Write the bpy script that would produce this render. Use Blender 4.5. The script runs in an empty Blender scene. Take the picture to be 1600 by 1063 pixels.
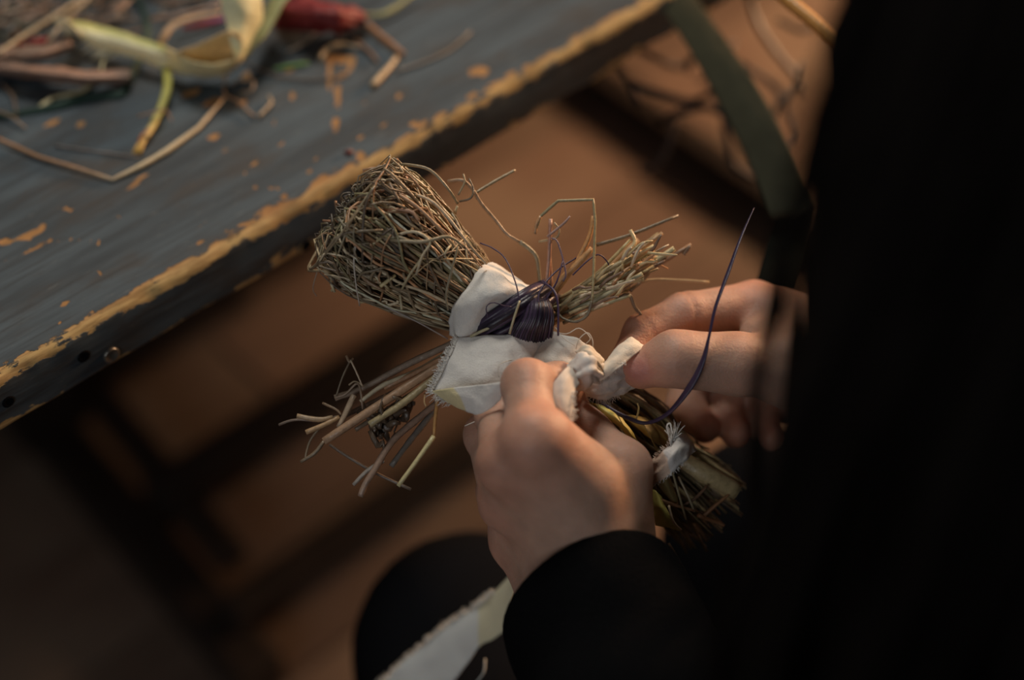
import bpy, bmesh, math, random
import numpy as np
from mathutils import Vector, Matrix, noise as mnoise

random.seed(11)
np.random.seed(11)
SC = bpy.context.scene
COL = SC.collection

# ------------------------------------------------------------------ camera, world, light, exposure
CAM_H = 1.24
PITCH = math.radians(47.0)
FPX = 55.0 / 36.0 * 1600.0
ZT = CAM_H - 0.523                      # table top height
CAM = Vector((0, 0, CAM_H))
CF = Vector((0, math.cos(PITCH), -math.sin(PITCH)))
CU = Vector((0, math.sin(PITCH), math.cos(PITCH)))

cam_data = bpy.data.cameras.new('camera')
cam = bpy.data.objects.new('camera', cam_data)
COL.objects.link(cam)
cam.location = CAM
cam.rotation_euler = (math.pi / 2 - PITCH, 0, 0)
cam_data.sensor_width = 36.0
cam_data.lens = 55.0
cam_data.clip_start = 0.02
cam_data.dof.use_dof = True
cam_data.dof.focus_distance = 0.70
cam_data.dof.aperture_fstop = 2.2
cam_data.dof.aperture_blades = 0
SC.camera = cam

world = bpy.data.worlds.new('room_ambience')
SC.world = world
world.use_nodes = True
bgn = world.node_tree.nodes['Background']
bgn.inputs[0].default_value = (1.0, 0.86, 0.74, 1)
bgn.inputs[1].default_value = 0.035


def area(name, loc, target, size, power, color):
    l = bpy.data.lights.new(name, 'AREA')
    l.shape = 'DISK'
    l.size = size
    l.energy = power
    l.color = color
    o = bpy.data.objects.new(name, l)
    COL.objects.link(o)
    o.location = loc
    o.rotation_euler = (Vector(target) - Vector(loc)).to_track_quat('-Z', 'Y').to_euler()
    return o


area('window_light', (-0.08, 1.48, 2.25), (0.0, 0.5, 0.7), 0.6, 20.0, (1.0, 0.94, 0.84))
area('warm_lamp', (1.65, 2.0, 1.3), (0.15, 1.0, 0.3), 0.35, 80.0, (1.0, 0.60, 0.34))
area('room_fill', (-0.9, -1.5, 1.8), (-0.1, 0.6, 0.4), 1.2, 12.0, (0.95, 0.97, 1.0))
vs = SC.view_settings
vs.view_transform = 'Standard'
vs.look = 'None'
vs.gamma = 1.0
vs.use_curve_mapping = False
vs.exposure = -0.25


# ------------------------------------------------------------------ helpers
def P(px, py, d):
    """world point seen at pixel (px,py) at depth d"""
    return CAM + Vector(((px - 800) / FPX * d, 0, 0)) + CU * ((531.5 - py) / FPX * d) + CF * d


def T(px, py, h=0.0):
    """point above the table top (height h) on the ray of a pixel"""
    r = Vector(((px - 800) / FPX, 0, 0)) + CU * ((531.5 - py) / FPX) + CF
    k = (ZT + h - CAM_H) / r.z
    return CAM + r * k


def pxm(d):
    return d / FPX


def tag(o, label=None, cat=None, group=None, kind=None):
    if label: o['label'] = label
    if cat: o['category'] = cat
    if group: o['group'] = group
    if kind: o['kind'] = kind
    return o


def empty(name, loc, label=None, cat=None, group=None):
    o = bpy.data.objects.new(name, None)
    o.empty_display_size = 0.02
    COL.objects.link(o)
    o.location = loc
    return tag(o, label, cat, group)


def catmull(pts, n):
    pts = [Vector(p) for p in pts]
    if len(pts) < 3:
        return [pts[0].lerp(pts[-1], i / n) for i in range(n + 1)]
    out = []
    m = len(pts) - 1
    for i in range(n + 1):
        u = i / n * m
        k = min(int(u), m - 1)
        f = u - k
        p1, p2 = pts[k], pts[k + 1]
        p0 = pts[k - 1] if k > 0 else p1 * 2 - p2
        p3 = pts[k + 2] if k + 2 <= m else p2 * 2 - p1
        out.append(0.5 * ((2 * p1) + (p2 - p0) * f + (2 * p0 - 5 * p1 + 4 * p2 - p3) * f * f
                          + (3 * p1 - p0 - 3 * p2 + p3) * f ** 3))
    return out


def lerp_list(a, u):
    if not isinstance(a, (list, tuple)): return a
    if len(a) == 1: return a[0]
    x = u * (len(a) - 1)
    k = min(int(x), len(a) - 2)
    return a[k] + (a[k + 1] - a[k]) * (x - k)


def lerp_col(a, u):
    if not isinstance(a[0], (list, tuple)): return a
    x = u * (len(a) - 1)
    k = min(int(x), len(a) - 2)
    f = x - k
    return tuple(a[k][i] + (a[k + 1][i] - a[k][i]) * f for i in range(3))


class MB:
    def __init__(self):
        self.v, self.f, self.c = [], [], []

    def tube(self, pts, r, col=(0.5, 0.4, 0.3), sides=6, n=None, flat=1.0, smooth=True, bumpy=0.0):
        n = n or max(2, 4 * (len(pts) - 1))
        if smooth:
            ps = catmull(pts, n)
        else:
            pts = [Vector(p) for p in pts]
            ps = []
            for a, b in zip(pts[:-1], pts[1:]):
                for k in range(4): ps.append(a.lerp(b, k / 4))
            ps.append(pts[-1])
            n = len(ps) - 1
        base = len(self.v)
        up = None
        seed = random.uniform(0, 100)
        for i, p in enumerate(ps):
            t = (ps[min(i + 1, n)] - ps[max(i - 1, 0)])
            if t.length < 1e-9: t = Vector((0, 0, 1))
            t.normalize()
            if up is None:
                up = t.orthogonal().normalized() if flat == 1.0 else (CF - t * CF.dot(t)).normalized()
            up = (up - t * up.dot(t))
            up = up.normalized() if up.length > 1e-6 else t.orthogonal().normalized()
            sd = t.cross(up)
            rr = lerp_list(r, i / n)
            if bumpy: rr *= 1 + bumpy * mnoise.noise(Vector((seed, i * 0.7, 0)))
            c = lerp_col(col, i / n)
            for k in range(sides):
                a = 2 * math.pi * k / sides
                self.v.append(p + up * (math.cos(a) * rr * flat) + sd * (math.sin(a) * rr))
                self.c.append(c)
        for i in range(n):
            for k in range(sides):
                a = base + i * sides + k
                b = base + i * sides + (k + 1) % sides
                self.f.append((a, b, b + sides, a + sides))
        self.f.append(tuple(base + k for k in reversed(range(sides))))
        self.f.append(tuple(base + n * sides + k for k in range(sides)))
        return ps

    def patch(self, net, nu=24, nv=16, th=0.0006, wr=0.0, ws=60.0, col=(0.8, 0.8, 0.8), colfn=None, ridges=0.0, nr=9, seed=0.0):
        """net: rows of world points -> smooth sheet with thickness; returns grid of front points"""
        R, Cn = len(net), len(net[0])
        cols = [catmull([net[r][c] for r in range(R)], nv) for c in range(Cn)]
        grid = []
        for j in range(nv + 1):
            grid.append(catmull([cols[c][j] for c in range(Cn)], nu))
        nor = [[None] * (nu + 1) for _ in range(nv + 1)]
        for j in range(nv + 1):
            for i in range(nu + 1):
                du = grid[j][min(i + 1, nu)] - grid[j][max(i - 1, 0)]
                dv = grid[min(j + 1, nv)][i] - grid[max(j - 1, 0)][i]
                m = du.cross(dv)
                m = m.normalized() if m.length > 1e-12 else -CF
                if m.dot(CF) > 0 and th > 0: m = -m
                nor[j][i] = m
        for j in range(nv + 1):
            for i in range(nu + 1):
                p = grid[j][i]
                d = 0
                if wr:
                    d += wr * mnoise.fractal(p * ws + Vector((seed, 0, 0)), 1.0, 2.1, 4)
                if ridges:
                    d += ridges * math.sin(2 * math.pi * nr * j / nv + seed) * (0.6 + 0.4 * mnoise.noise(p * 40))
                grid[j][i] = p + nor[j][i] * d
        base = len(self.v)
        W = nu + 1
        for off in (0, 1):
            for j in range(nv + 1):
                for i in range(nu + 1):
                    self.v.append(grid[j][i] - nor[j][i] * (th * off))
                    self.c.append(colfn(i / nu, j / nv) if colfn else col)
        N = W * (nv + 1)
        for j in range(nv):
            for i in range(nu):
                a = base + j * W + i
                self.f.append((a, a + 1, a + W + 1, a + W))
                self.f.append((a + N, a + N + W, a + N + W + 1, a + N + 1))
        rim = [base + i for i in range(W)] + [base + j * W + nu for j in range(1, nv + 1)] + \
              [base + nv * W + i for i in range(nu - 1, -1, -1)] + [base + j * W for j in range(nv - 1, 0, -1)]
        for a, b in zip(rim, rim[1:] + rim[:1]):
            self.f.append((b, a, a + N, b + N))
        return grid

    def fringe(self, line, outdir, n=60, ln=(0.002, 0.005), r=0.00012, col=(0.8, 0.78, 0.74)):
        line = catmull(line, 40)
        for k in range(n):
            u = random.random() * 40
            i = min(int(u), 39)
            p = line[i].lerp(line[i + 1], u - i)
            L = random.uniform(*ln)
            d = (outdir + Vector([random.gauss(0, .35) for _ in range(3)])).normalized()
            b = Vector([random.gauss(0, .3) for _ in range(3)])
            self.tube([p - d * .001, p + d * L * .5 + b * L * .15, p + d * L + b * L * .5], [r * 1.3, r, r * .7], col, sides=3, n=3)

    def box(self, cx, cy, cz, sx, sy, sz, rot=0.0, col=(0.5, .5, .5), bev=0.0):
        c, s = math.cos(rot), math.sin(rot)
        base = len(self.v)
        b = bev
        for z, o in ((-sz / 2, b), (-sz / 2 + b, 0), (sz / 2 - b, 0), (sz / 2, b)):
            for x, y in ((-1, -1), (1, -1), (1, 1), (-1, 1)):
                xx, yy = x * (sx / 2 - o), y * (sy / 2 - o)
                self.v.append(Vector((cx + xx * c - yy * s, cy + xx * s + yy * c, cz + z)))
                self.c.append(col)
        for l in range(3):
            for k in range(4):
                a = base + l * 4 + k
                d = base + l * 4 + (k + 1) % 4
                self.f.append((a, d, d + 4, a + 4))
        self.f.append((base + 3, base + 2, base + 1, base))
        self.f.append((base + 12, base + 13, base + 14, base + 15))

    def build(self, name, mat, parent=None, smooth=True, kind=None, label=None):
        me = bpy.data.meshes.new(name)
        origin = Vector((0, 0, 0))
        if parent is not None:
            origin = parent.matrix_world.translation.copy() if parent.parent is None else Vector(parent.get('_o', (0, 0, 0)))
        wo = getattr(self, 'origin', None)
        vv = self.v
        if wo is None:
            if parent is None:
                a = np.array([tuple(x) for x in vv])
                wo = Vector(((a[:, 0].min() + a[:, 0].max()) / 2, (a[:, 1].min() + a[:, 1].max()) / 2, a[:, 2].min()))
            else:
                wo = ORI[parent.name]
        me.from_pydata([tuple(x - wo) for x in vv], [], self.f)
        me.update()
        ca = me.color_attributes.new('Col', 'FLOAT_COLOR', 'POINT')
        arr = np.ones((len(vv), 4), dtype=np.float32)
        arr[:, :3] = np.array(self.c, dtype=np.float32)
        ca.data.foreach_set('color', arr.ravel())
        if smooth:
            me.polygons.foreach_set('use_smooth', [True] * len(me.polygons))
        me.materials.append(mat)
        o = bpy.data.objects.new(name, me)
        COL.objects.link(o)
        if parent is None:
            o.location = wo
        else:
            o.parent = parent
        ORI[o.name] = wo.copy()
        if kind: o['kind'] = kind
        if label: o['label'] = label
        return o


ORI = {}


def thing(name, loc, label, cat, group=None):
    o = empty(name, loc, label, cat, group)
    ORI[o.name] = Vector(loc)
    return o


# ------------------------------------------------------------------ materials
def newmat(name):
    m = bpy.data.materials.new(name)
    m.use_nodes = True
    nt = m.node_tree
    b = nt.nodes['Principled BSDF']
    return m, nt, b


def N(nt, typ, **kw):
    n = nt.nodes.new(typ)
    for k, v in kw.items():
        if k.startswith('i_'):
            n.inputs[k[2:].replace('_', ' ')].default_value = v
        elif k.startswith('n_'):
            n.inputs[int(k[2:])].default_value = v
        else:
            setattr(n, k, v)
    return n


def math_n(nt, op, a, b=None, c=None, clamp=False):
    n = nt.nodes.new('ShaderNodeMath')
    n.operation = op
    n.use_clamp = clamp
    for i, x in enumerate((a, b, c)):
        if x is None: continue
        if isinstance(x, (int, float)): n.inputs[i].default_value = x
        else: nt.links.new(x, n.inputs[i])
    return n.outputs[0]


def mixc(nt, fac, a, b, blend='MIX'):
    n = nt.nodes.new('ShaderNodeMix')
    n.data_type = 'RGBA'
    n.blend_type = blend
    for s, x in ((n.inputs[0], fac), (n.inputs[6], a), (n.inputs[7], b)):
        if isinstance(x, (int, float)): s.default_value = x
        elif isinstance(x, tuple): s.default_value = (*x, 1)
        else: nt.links.new(x, s)
    return n.outputs[2]


def noise_n(nt, vec, scale, detail=4, rough=.55):
    n = nt.nodes.new('ShaderNodeTexNoise')
    n.inputs['Scale'].default_value = scale
    n.inputs['Detail'].default_value = detail
    n.inputs['Roughness'].default_value = rough
    if vec is not None: nt.links.new(vec, n.inputs['Vector'])
    return n.outputs['Fac']


def mapped(nt, coord, scale):
    m = nt.nodes.new('ShaderNodeMapping')
    m.inputs['Scale'].default_value = scale
    nt.links.new(coord, m.inputs['Vector'])
    return m.outputs[0]


def smooth(nt, x, lo, hi):
    n = nt.nodes.new('ShaderNodeMapRange')
    n.interpolation_type = 'SMOOTHSTEP'
    n.inputs[1].default_value = lo
    n.inputs[2].default_value = hi
    nt.links.new(x, n.inputs[0])
    return n.outputs[0]


def bump(nt, b, h, strength, dist):
    n = nt.nodes.new('ShaderNodeBump')
    n.inputs['Strength'].default_value = strength
    n.inputs['Distance'].default_value = dist
    nt.links.new(h, n.inputs['Height'])
    nt.links.new(n.outputs[0], b.inputs['Normal'])


def col_mat(name, rough=.6, var=.35, scale=300.0, spec=.4, bumpd=.0002, sss=0.0, sheen=0.0, stretch=(1, 1, 1), transl=0.0):
    """colour from the mesh attribute, mottled by noise"""
    m, nt, b = newmat(name)
    at = N(nt, 'ShaderNodeAttribute', attribute_name='Col')
    tc = N(nt, 'ShaderNodeTexCoord')
    v = mapped(nt, tc.outputs['Object'], stretch)
    f = noise_n(nt, v, scale, 5)
    k = math_n(nt, 'MULTIPLY_ADD', f, var * 2, 1 - var)
    c = mixc(nt, 1.0, at.outputs['Color'], k, 'MULTIPLY')
    nt.links.new(c, b.inputs['Base Color'])
    b.inputs['Roughness'].default_value = rough
    b.inputs['Specular IOR Level'].default_value = spec
    if sheen: b.inputs['Sheen Weight'].default_value = sheen
    if sss:
        b.inputs['Subsurface Weight'].default_value = sss
        b.inputs['Subsurface Radius'].default_value = (1, .8, .5)
        b.inputs['Subsurface Scale'].default_value = .003
    if bumpd: bump(nt, b, f, .8, bumpd)
    return m


M_STEM = col_mat('dry_stem', .36, .45, 420, .6, .0006)
M_HUSK = col_mat('corn_husk', .5, .25, 140, .4, .0006, sss=.15)
M_DULL = col_mat('dull_leaf', .85, .25, 120, .12, .0004)
M_RIBBON = col_mat('ribbon', .55, .2, 200, .35, .0002)
M_RAFFIA = col_mat('raffia', .38, .3, 400, .5, .0003)
M_CLOTH = col_mat('cotton_cloth', .9, .12, 1300, .12, .0003, sss=.05, sheen=.1)
M_THREAD = col_mat('cotton_thread', .9, .1, 900, .1, 0)
M_BLACK = col_mat('black_knit', 1.0, .3, 500, .02, .0008)
M_HAIR = col_mat('dark_hair', .7, .3, 300, .04, 0)
M_METAL = col_mat('dull_metal', .35, .35, 300, .6, .0003)
M_METAL.node_tree.nodes['Principled BSDF'].inputs['Metallic'].default_value = .8
M_DARKWOOD = col_mat('dark_wood', .6, .35, 25, .3, .0006)
M_EYE = col_mat('eye', .15, .02, 10, .5, 0)


def skin_mat():
    m, nt, b = newmat('skin')
    at = N(nt, 'ShaderNodeAttribute', attribute_name='Col')
    tc = N(nt, 'ShaderNodeTexCoord')
    f = noise_n(nt, tc.outputs['Object'], 90, 4)
    f2 = noise_n(nt, tc.outputs['Object'], 900, 4)
    k = math_n(nt, 'MULTIPLY_ADD', f, .5, .75)
    c = mixc(nt, 1.0, at.outputs['Color'], k, 'MULTIPLY')
    nt.links.new(c, b.inputs['Base Color'])
    b.inputs['Roughness'].default_value = .48
    b.inputs['Specular IOR Level'].default_value = .4
    b.inputs['Subsurface Weight'].default_value = .35
    b.inputs['Subsurface Radius'].default_value = (1, .32, .16)
    b.inputs['Subsurface Scale'].default_value = .006
    h = math_n(nt, 'ADD', f2, math_n(nt, 'MULTIPLY', f, 1.5))
    bump(nt, b, h, .6, .0005)
    return m


M_SKIN = skin_mat()


def table_mat():
    m, nt, b = newmat('worn_painted_board')
    tc = N(nt, 'ShaderNodeTexCoord')
    ob = tc.outputs['Object']
    sx = N(nt, 'ShaderNodeSeparateXYZ')
    nt.links.new(ob, sx.inputs[0])
    s, z = sx.outputs[1], sx.outputs[2]
    nz = math_n(nt, 'MULTIPLY', z, -1.0)
    ragged = noise_n(nt, mapped(nt, ob, (.45, 1, 1)), 150, 6, .62)
    slow = noise_n(nt, mapped(nt, ob, (1, .3, .3)), 9, 3)
    fine = noise_n(nt, mapped(nt, ob, (.12, 1, 1)), 420, 5, .6)
    streak = noise_n(nt, mapped(nt, ob, (.10, 1, 1)), 55, 5, .6)
    blot = noise_n(nt, mapped(nt, ob, (.4, 1, 1)), 34, 6, .65)
    # worn front arris
    e = math_n(nt, 'MAXIMUM', math_n(nt, 'MULTIPLY', s, .62), math_n(nt, 'MULTIPLY', nz, .78))
    w = math_n(nt, 'ADD', math_n(nt, 'MULTIPLY_ADD', ragged, .014, -.0035), math_n(nt, 'MULTIPLY_ADD', slow, .010, -.0045))
    edge = smooth(nt, math_n(nt, 'SUBTRACT', w, e), -.0002, .0007)
    # worn lower arris of the front face
    eb = math_n(nt, 'ADD', z, .031)
    wb = math_n(nt, 'ADD', math_n(nt, 'MULTIPLY_ADD', ragged, .030, -.0148), math_n(nt, 'MULTIPLY_ADD', slow, .035, -.0165))
    low = smooth(nt, math_n(nt, 'SUBTRACT', wb, eb), -.0004, .0012)
    # single chips (own shape, stored on the mesh) and fine scratches
    at = N(nt, 'ShaderNodeAttribute', attribute_name='chip')
    ch = math_n(nt, 'ADD', at.outputs['Fac'], math_n(nt, 'MULTIPLY_ADD', ragged, 2.0, -1.0))
    chip = smooth(nt, ch, .42, .62)
    speck = smooth(nt, ragged, .70, .73)
    bare = math_n(nt, 'MAXIMUM', math_n(nt, 'MAXIMUM', edge, low), math_n(nt, 'MAXIMUM', chip, speck))
    grain = noise_n(nt, mapped(nt, ob, (.035, 1, 1)), 260, 4, .6)
    paint = mixc(nt, smooth(nt, streak, .32, .66), (.023, .032, .040), (.070, .098, .120))
    paint = mixc(nt, math_n(nt, 'MULTIPLY', smooth(nt, blot, .46, .66), .75), paint, (.045, .037, .030))
    paint = mixc(nt, math_n(nt, 'MULTIPLY', smooth(nt, grain, .50, .66), .55), paint, (.022, .024, .026))
    scr = smooth(nt, fine, .62, .70)
    paint = mixc(nt, math_n(nt, 'MULTIPLY', scr, .4), paint, (.17, .18, .17))
    topness = smooth(nt, s, .003, .0075)
    wood = mixc(nt, topness, (.52, .37, .16), (.40, .21, .075))
    wood = mixc(nt, math_n(nt, 'MULTIPLY', smooth(nt, fine, .42, .62), .6), wood, (.22, .12, .045))
    wood = mixc(nt, math_n(nt, 'MULTIPLY', smooth(nt, slow, .56, .68), .6), wood, (.20, .085, .03))
    c = mixc(nt, bare, paint, wood)
    nt.links.new(c, b.inputs['Base Color'])
    ro = math_n(nt, 'MULTIPLY_ADD', bare, .15, math_n(nt, 'MULTIPLY_ADD', streak, .25, .48))
    nt.links.new(ro, b.inputs['Roughness'])
    b.inputs['Specular IOR Level'].default_value = .35
    h = math_n(nt, 'ADD', math_n(nt, 'MULTIPLY', bare, -.9), math_n(nt, 'MULTIPLY', fine, .6))
    bump(nt, b, h, .6, .0006)
    return m


M_TABLE = table_mat()


def floor_mat():
    m, nt, b = newmat('floor_board')
    tc = N(nt, 'ShaderNodeTexCoord')
    ob = tc.outputs['Object']
    oi = N(nt, 'ShaderNodeObjectInfo')
    add = N(nt, 'ShaderNodeVectorMath', operation='ADD')
    nt.links.new(ob, add.inputs[0])
    nt.links.new(oi.outputs['Location'], add.inputs[1])
    g = noise_n(nt, mapped(nt, add.outputs[0], (.12, 1, 1)), 40, 6, .6)
    bl = noise_n(nt, add.outputs[0], 3.5, 4)
    c = mixc(nt, g, (.105, .066, .048), (.225, .155, .114))
    c = mixc(nt, math_n(nt, 'MULTIPLY', smooth(nt, bl, .45, .7), .55), c, (.26, .205, .15))
    k = math_n(nt, 'MULTIPLY_ADD', oi.outputs['Random'], .45, .75)
    c = mixc(nt, 1.0, c, k, 'MULTIPLY')
    nt.links.new(c, b.inputs['Base Color'])
    b.inputs['Roughness'].default_value = .62
    b.inputs['Specular IOR Level'].default_value = .25
    bump(nt, b, g, .5, .001)
    return m


M_FLOOR = floor_mat()

# ------------------------------------------------------------------ table frame of reference
TA = T(0, 590)
TB = T(1020, 5)
TD = (TB - TA).normalized()                      # along the front edge
TS_ = Vector((-TD.y, TD.x, 0))                   # inward, away from the camera
TANG = math.atan2(TD.y, TD.x)


def ts(p):
    r = p - TA
    return r.dot(TD), r.dot(TS_)


def W(t, s, z):
    return TA + TD * t + TS_ * s + Vector((0, 0, z - TA.z))


# ------------------------------------------------------------------ floor
floor = thing('floor', (0, 0, 0), None, None)
floor['kind'] = 'structure'
pl = MB()
pl.origin = Vector((0, 0, 0))
pl.box(0, 0, -.012, 3.6, .128, .024, 0, bev=.0025)
plank0 = pl.build('plank', M_FLOOR, None, smooth=False)
plank0.parent = floor
first = True
for i in range(-9, 14):
    for j in range(-1, 1):
        q = plank0 if first else plank0.copy()
        if not first:
            COL.objects.link(q)
            q.parent = floor
        first = False
        off = (i * 1.37) % 1.9
        c = TD * (j * 3.604 + 1.2 + off) + TS_ * (i * .1315 + .35)
        q.location = (c.x, c.y, random.uniform(-.0015, 0))
        q.rotation_euler = (0, 0, TANG)

# ------------------------------------------------------------------ table
table = thing('worktable', (TA.x, TA.y, 0), 'long worktable with slate blue paint worn to yellow wood along its edge', 'table')


def build_board():
    prof = []                                    # (s, z) around the section, front part fine
    for k in range(5): prof.append((.06 - k * .0145, -.032))
    prof += [(.001, -.0315), (.0, -.030)]
    for k in range(9): prof.append((0, -.0285 + k * .0026))
    R = .0062
    for k in range(9):
        a = math.pi / 2 * k / 8
        prof.append((R - R * math.cos(a), -R + R * math.sin(a)))
    s = .0082
    while s < .36:
        prof.append((s, 0)); s += .003 if s < .33 else .006
    prof += [(.5, 0), (.8, 0), (1.15, 0), (1.155, -.006), (1.155, -.026), (1.15, -.032)]
    ts_ = list(np.arange(-.30, .62, .0026)) + list(np.arange(.62, 1.5, .02))
    ts_ = [-.6, -.45] + ts_ + [1.5]
    chips = []

    def ch(px, py, a, b, ang=-28, k=1.0):
        """a chip: pixel centre, half length and half width in px, angle in the picture"""
        c = ts(T(px, py))
        dx, dy = math.cos(math.radians(ang)), math.sin(math.radians(ang))
        e1 = ts(T(px + dx * a, py + dy * a)); e2 = ts(T(px - dy * b, py + dx * b))
        A = np.array([[e1[0] - c[0], e2[0] - c[0]], [e1[1] - c[1], e2[1] - c[1]]])
        chips.append((np.array(c), np.linalg.inv(A), k, max(np.hypot(*A[:, 0]), np.hypot(*A[:, 1]))))

    for c in [(83, 192, 16, 4), (126, 194, 10, 5), (215, 284, 26, 4, -35), (335, 213, 13, 5), (353, 233, 11, 4),
              (277, 317, 9, 5, -32), (492, 251, 11, 3, -38), (483, 268, 5, 5), (398, 257, 8, 3), (383, 273, 5, 5),
              (400, 293, 8, 3, 0), (430, 294, 15, 4, 5), (446, 308, 9, 5, 30), (420, 325, 9, 4, -40), (404, 347, 9, 3, -45),
              (312, 378, 10, 4, -32), (330, 351, 7, 2, -55), (750, 112, 18, 8, -8), (623, 150, 7, 4), (564, 214, 7, 5),
              (600, 195, 8, 3), (645, 190, 9, 3), (46, 366, 26, 6, -22), (66, 356, 12, 6, -55), (8, 377, 14, 7, -10), (48, 390, 26, 4, -24), (8, 409, 16, 3, -35),
              (102, 475, 11, 5, -15), (104, 327, 15, 4, 8), (180, 338, 9, 3, 20), (66, 541, 10, 5, -15), (150, 382, 16, 2, 2),
              (90, 508, 26, 1.5, -45), (100, 375, 50, 1.6, -3), (155, 425, 9, 2, 62),
              (535, 92, 17, 7, 0), (515, 115, 5, 38, 0), (528, 150, 5, 36, 2), (525, 190, 7, 16, 0), (550, 100, 6, 14, 20), (535, 117, 16, 5, -20),
              (300, 145, 18, 6, -15), (330, 160, 20, 6, -20), (380, 160, 10, 5), (430, 190, 8, 3, -60), (457, 150, 6, 8, 10), (440, 225, 10, 3, -60),
              (450, 110, 12, 5), (385, 120, 9, 8), (565, 245, 9, 9, -40), (600, 240, 14, 6, -30), (720, 175, 16, 5, -30), (690, 180, 14, 6, -35),
              (660, 195, 16, 5, -30), (800, 115, 16, 6, -25), (830, 105, 14, 5, -25), (740, 150, 14, 6, -25), (505, 320, 20, 8, -30), (480, 325, 10, 6),
              (530, 305, 16, 7, -30), (195, 545, 13, 6, -30)]:
        ch(*c)
    verts, faces = [], []
    chip = []
    n = len(prof)
    for t in ts_:
        for (s, z) in prof:
            p = Vector((t, s, z))
            if s < .03 and z > -.033:
                w1 = mnoise.fractal(Vector((t * 45, s * 60, z * 60)), 1, 2, 3)
                w2 = mnoise.noise(Vector((t * 14, 3.1, 0)))
                near = math.exp(-(s / .007) ** 2) * math.exp(-((z) / .009) ** 2)
                p.y += near * (.0012 * w1 + .0018 * (w2 + .3))
                p.z -= near * (.0010 * abs(w1) + .0010 * (w2 + .3))
                nb = math.exp(-((z + .032) / .006) ** 2) * math.exp(-(s / .02) ** 2)
                p.z += nb * .0022 * (mnoise.noise(Vector((t * 25, 9, 0))) + .2)
            verts.append(p)
            v = -1.0
            if z > -.0065 and s < .36 and -.3 < t < .7:
                for c, Ai, k, rad in chips:
                    d0, d1 = t - c[0], s - c[1]
                    if abs(d0) > rad * 2.5 or abs(d1) > rad * 2.5: continue
                    q = Ai @ np.array((d0, d1))
                    v = max(v, 1.25 - .85 * math.hypot(q[0], q[1]))
            chip.append(v)
    m = len(ts_)
    for i in range(m - 1):
        for k in range(n):
            a = i * n + k
            b = i * n + (k + 1) % n
            faces.append((a, a + n, b + n, b))
    faces.append(tuple(range(n)))
    faces.append(tuple((m - 1) * n + k for k in reversed(range(n))))
    me = bpy.data.meshes.new('tabletop')
    me.from_pydata([tuple(v) for v in verts], [], faces)
    a = me.attributes.new('chip', 'FLOAT', 'POINT')
    a.data.foreach_set('value', chip)
    me.polygons.foreach_set('use_smooth', [True] * len(me.polygons))
    me.materials.append(M_TABLE)
    me.update()
    o = bpy.data.objects.new('tabletop', me)
    COL.objects.link(o)
    o.parent = table
    o.location = (0, 0, ZT)
    o.rotation_euler = (0, 0, TANG)
    return o


build_board()
DW = (.022, .015, .011)  # wood darkened so the trestle foot also paints the shadow band


def beam(name, t0, s0, t1, s1, z0, z1, w):
    a, b2 = W(t0, s0, 0), W(t1, s1, 0)
    mb = MB()
    d = b2 - a
    mb.box((a.x + b2.x) / 2, (a.y + b2.y) / 2, (z0 + z1) / 2, d.length, w, z1 - z0, math.atan2(d.y, d.x), DW, bev=.004)
    return mb.build(name, M_DARKWOOD, table, smooth=False)


for t in (.19, 1.0):
    beam('foot', t - .01, .18, t + .02, .95, 0, .05 if t < 1 else .045, .045 if t < 1 else .034)
    beam('post', t, .52 if t < 1 else .78, t, .62 if t < 1 else .86, .05, ZT - .08, .07)
    beam('bearer', t, .12, t, 1.05, ZT - .08, ZT - .0325, .05)
beam('brace', .225, .28, .25, .62, .05, .075, .03)
beam('stretcher', .21, .385, .60, .385, .05, .085, .035)
beam('stretcher', .21, .57, .55, .57, .05, .085, .035)
beam('stretcher', .19, .235, .62, .235, .0502, .075, .03)


# metal fasteners on the front face
def face_pt(px, py):
    r = Vector(((px - 800) / FPX, 0, 0)) + CU * ((531.5 - py) / FPX) + CF
    k = (TA - CAM).dot(TS_) / r.dot(TS_)
    return CAM + r * k


def disc_stack(mb, c, ax, prof, col, n=20):
    u = ax.orthogonal().normalized(); v = ax.cross(u)
    base = len(mb.v)
    for (r, h) in prof:
        for k in range(n):
            a = 2 * math.pi * k / n
            mb.v.append(c + ax * h + u * (r * math.cos(a)) + v * (r * math.sin(a)))
            mb.c.append(col)
    for i in range(len(prof) - 1):
        for k in range(n):
            a = base + i * n + k; b2 = base + i * n + (k + 1) % n
            mb.f.append((a, b2, b2 + n, a + n))
    mb.f.append(tuple(base + (len(prof) - 1) * n + k for k in range(n)))


mb = MB()
disc_stack(mb, face_pt(173, 554), -TS_, [(.0036, -.002), (.0042, .0006), (.0040, .0014), (.0032, .0015), (.0027, .0009), (.0015, .0005), (.0003, .0004)], (.20, .19, .17))
mb.build('bolt_head', M_METAL, table, label='round dark metal bolt head on the front face')
for (x, y, r) in ((131, 557, .0032), (13, 628, .0030), (479, 384, .0030)):
    mb = MB()
    disc_stack(mb, face_pt(x, y), -TS_, [(r, -.002), (r * 1.05, .0003), (r * .8, .0005), (r * .5, .0002), (r * .1, 0)], (.006, .006, .007), 14)  # black disc stands for the shade inside each hole
    mb.build('nail_hole', M_BLACK, table, label='nail hole, its inner shade painted as a black disc')

# ------------------------------------------------------------------ SDF tools (for the person)


def cone(p, a, b, ra, rb):
    a = np.array(a); ba = np.array(b) - a
    pa = p - a
    t = np.clip(pa @ ba / max(ba @ ba, 1e-12), 0, 1)
    return np.linalg.norm(pa - t[:, None] * ba, axis=1) - (ra + (rb - ra) * t)


def ball(p, c, r):
    return np.linalg.norm(p - np.array(c), axis=1) - r


def ell(p, c, r, rot=None):
    q = p - np.array(c)
    if rot is not None: q = q @ np.array(rot)
    r = np.array(r)
    k = np.linalg.norm(q / r, axis=1)
    return (k - 1) * r.min()


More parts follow.
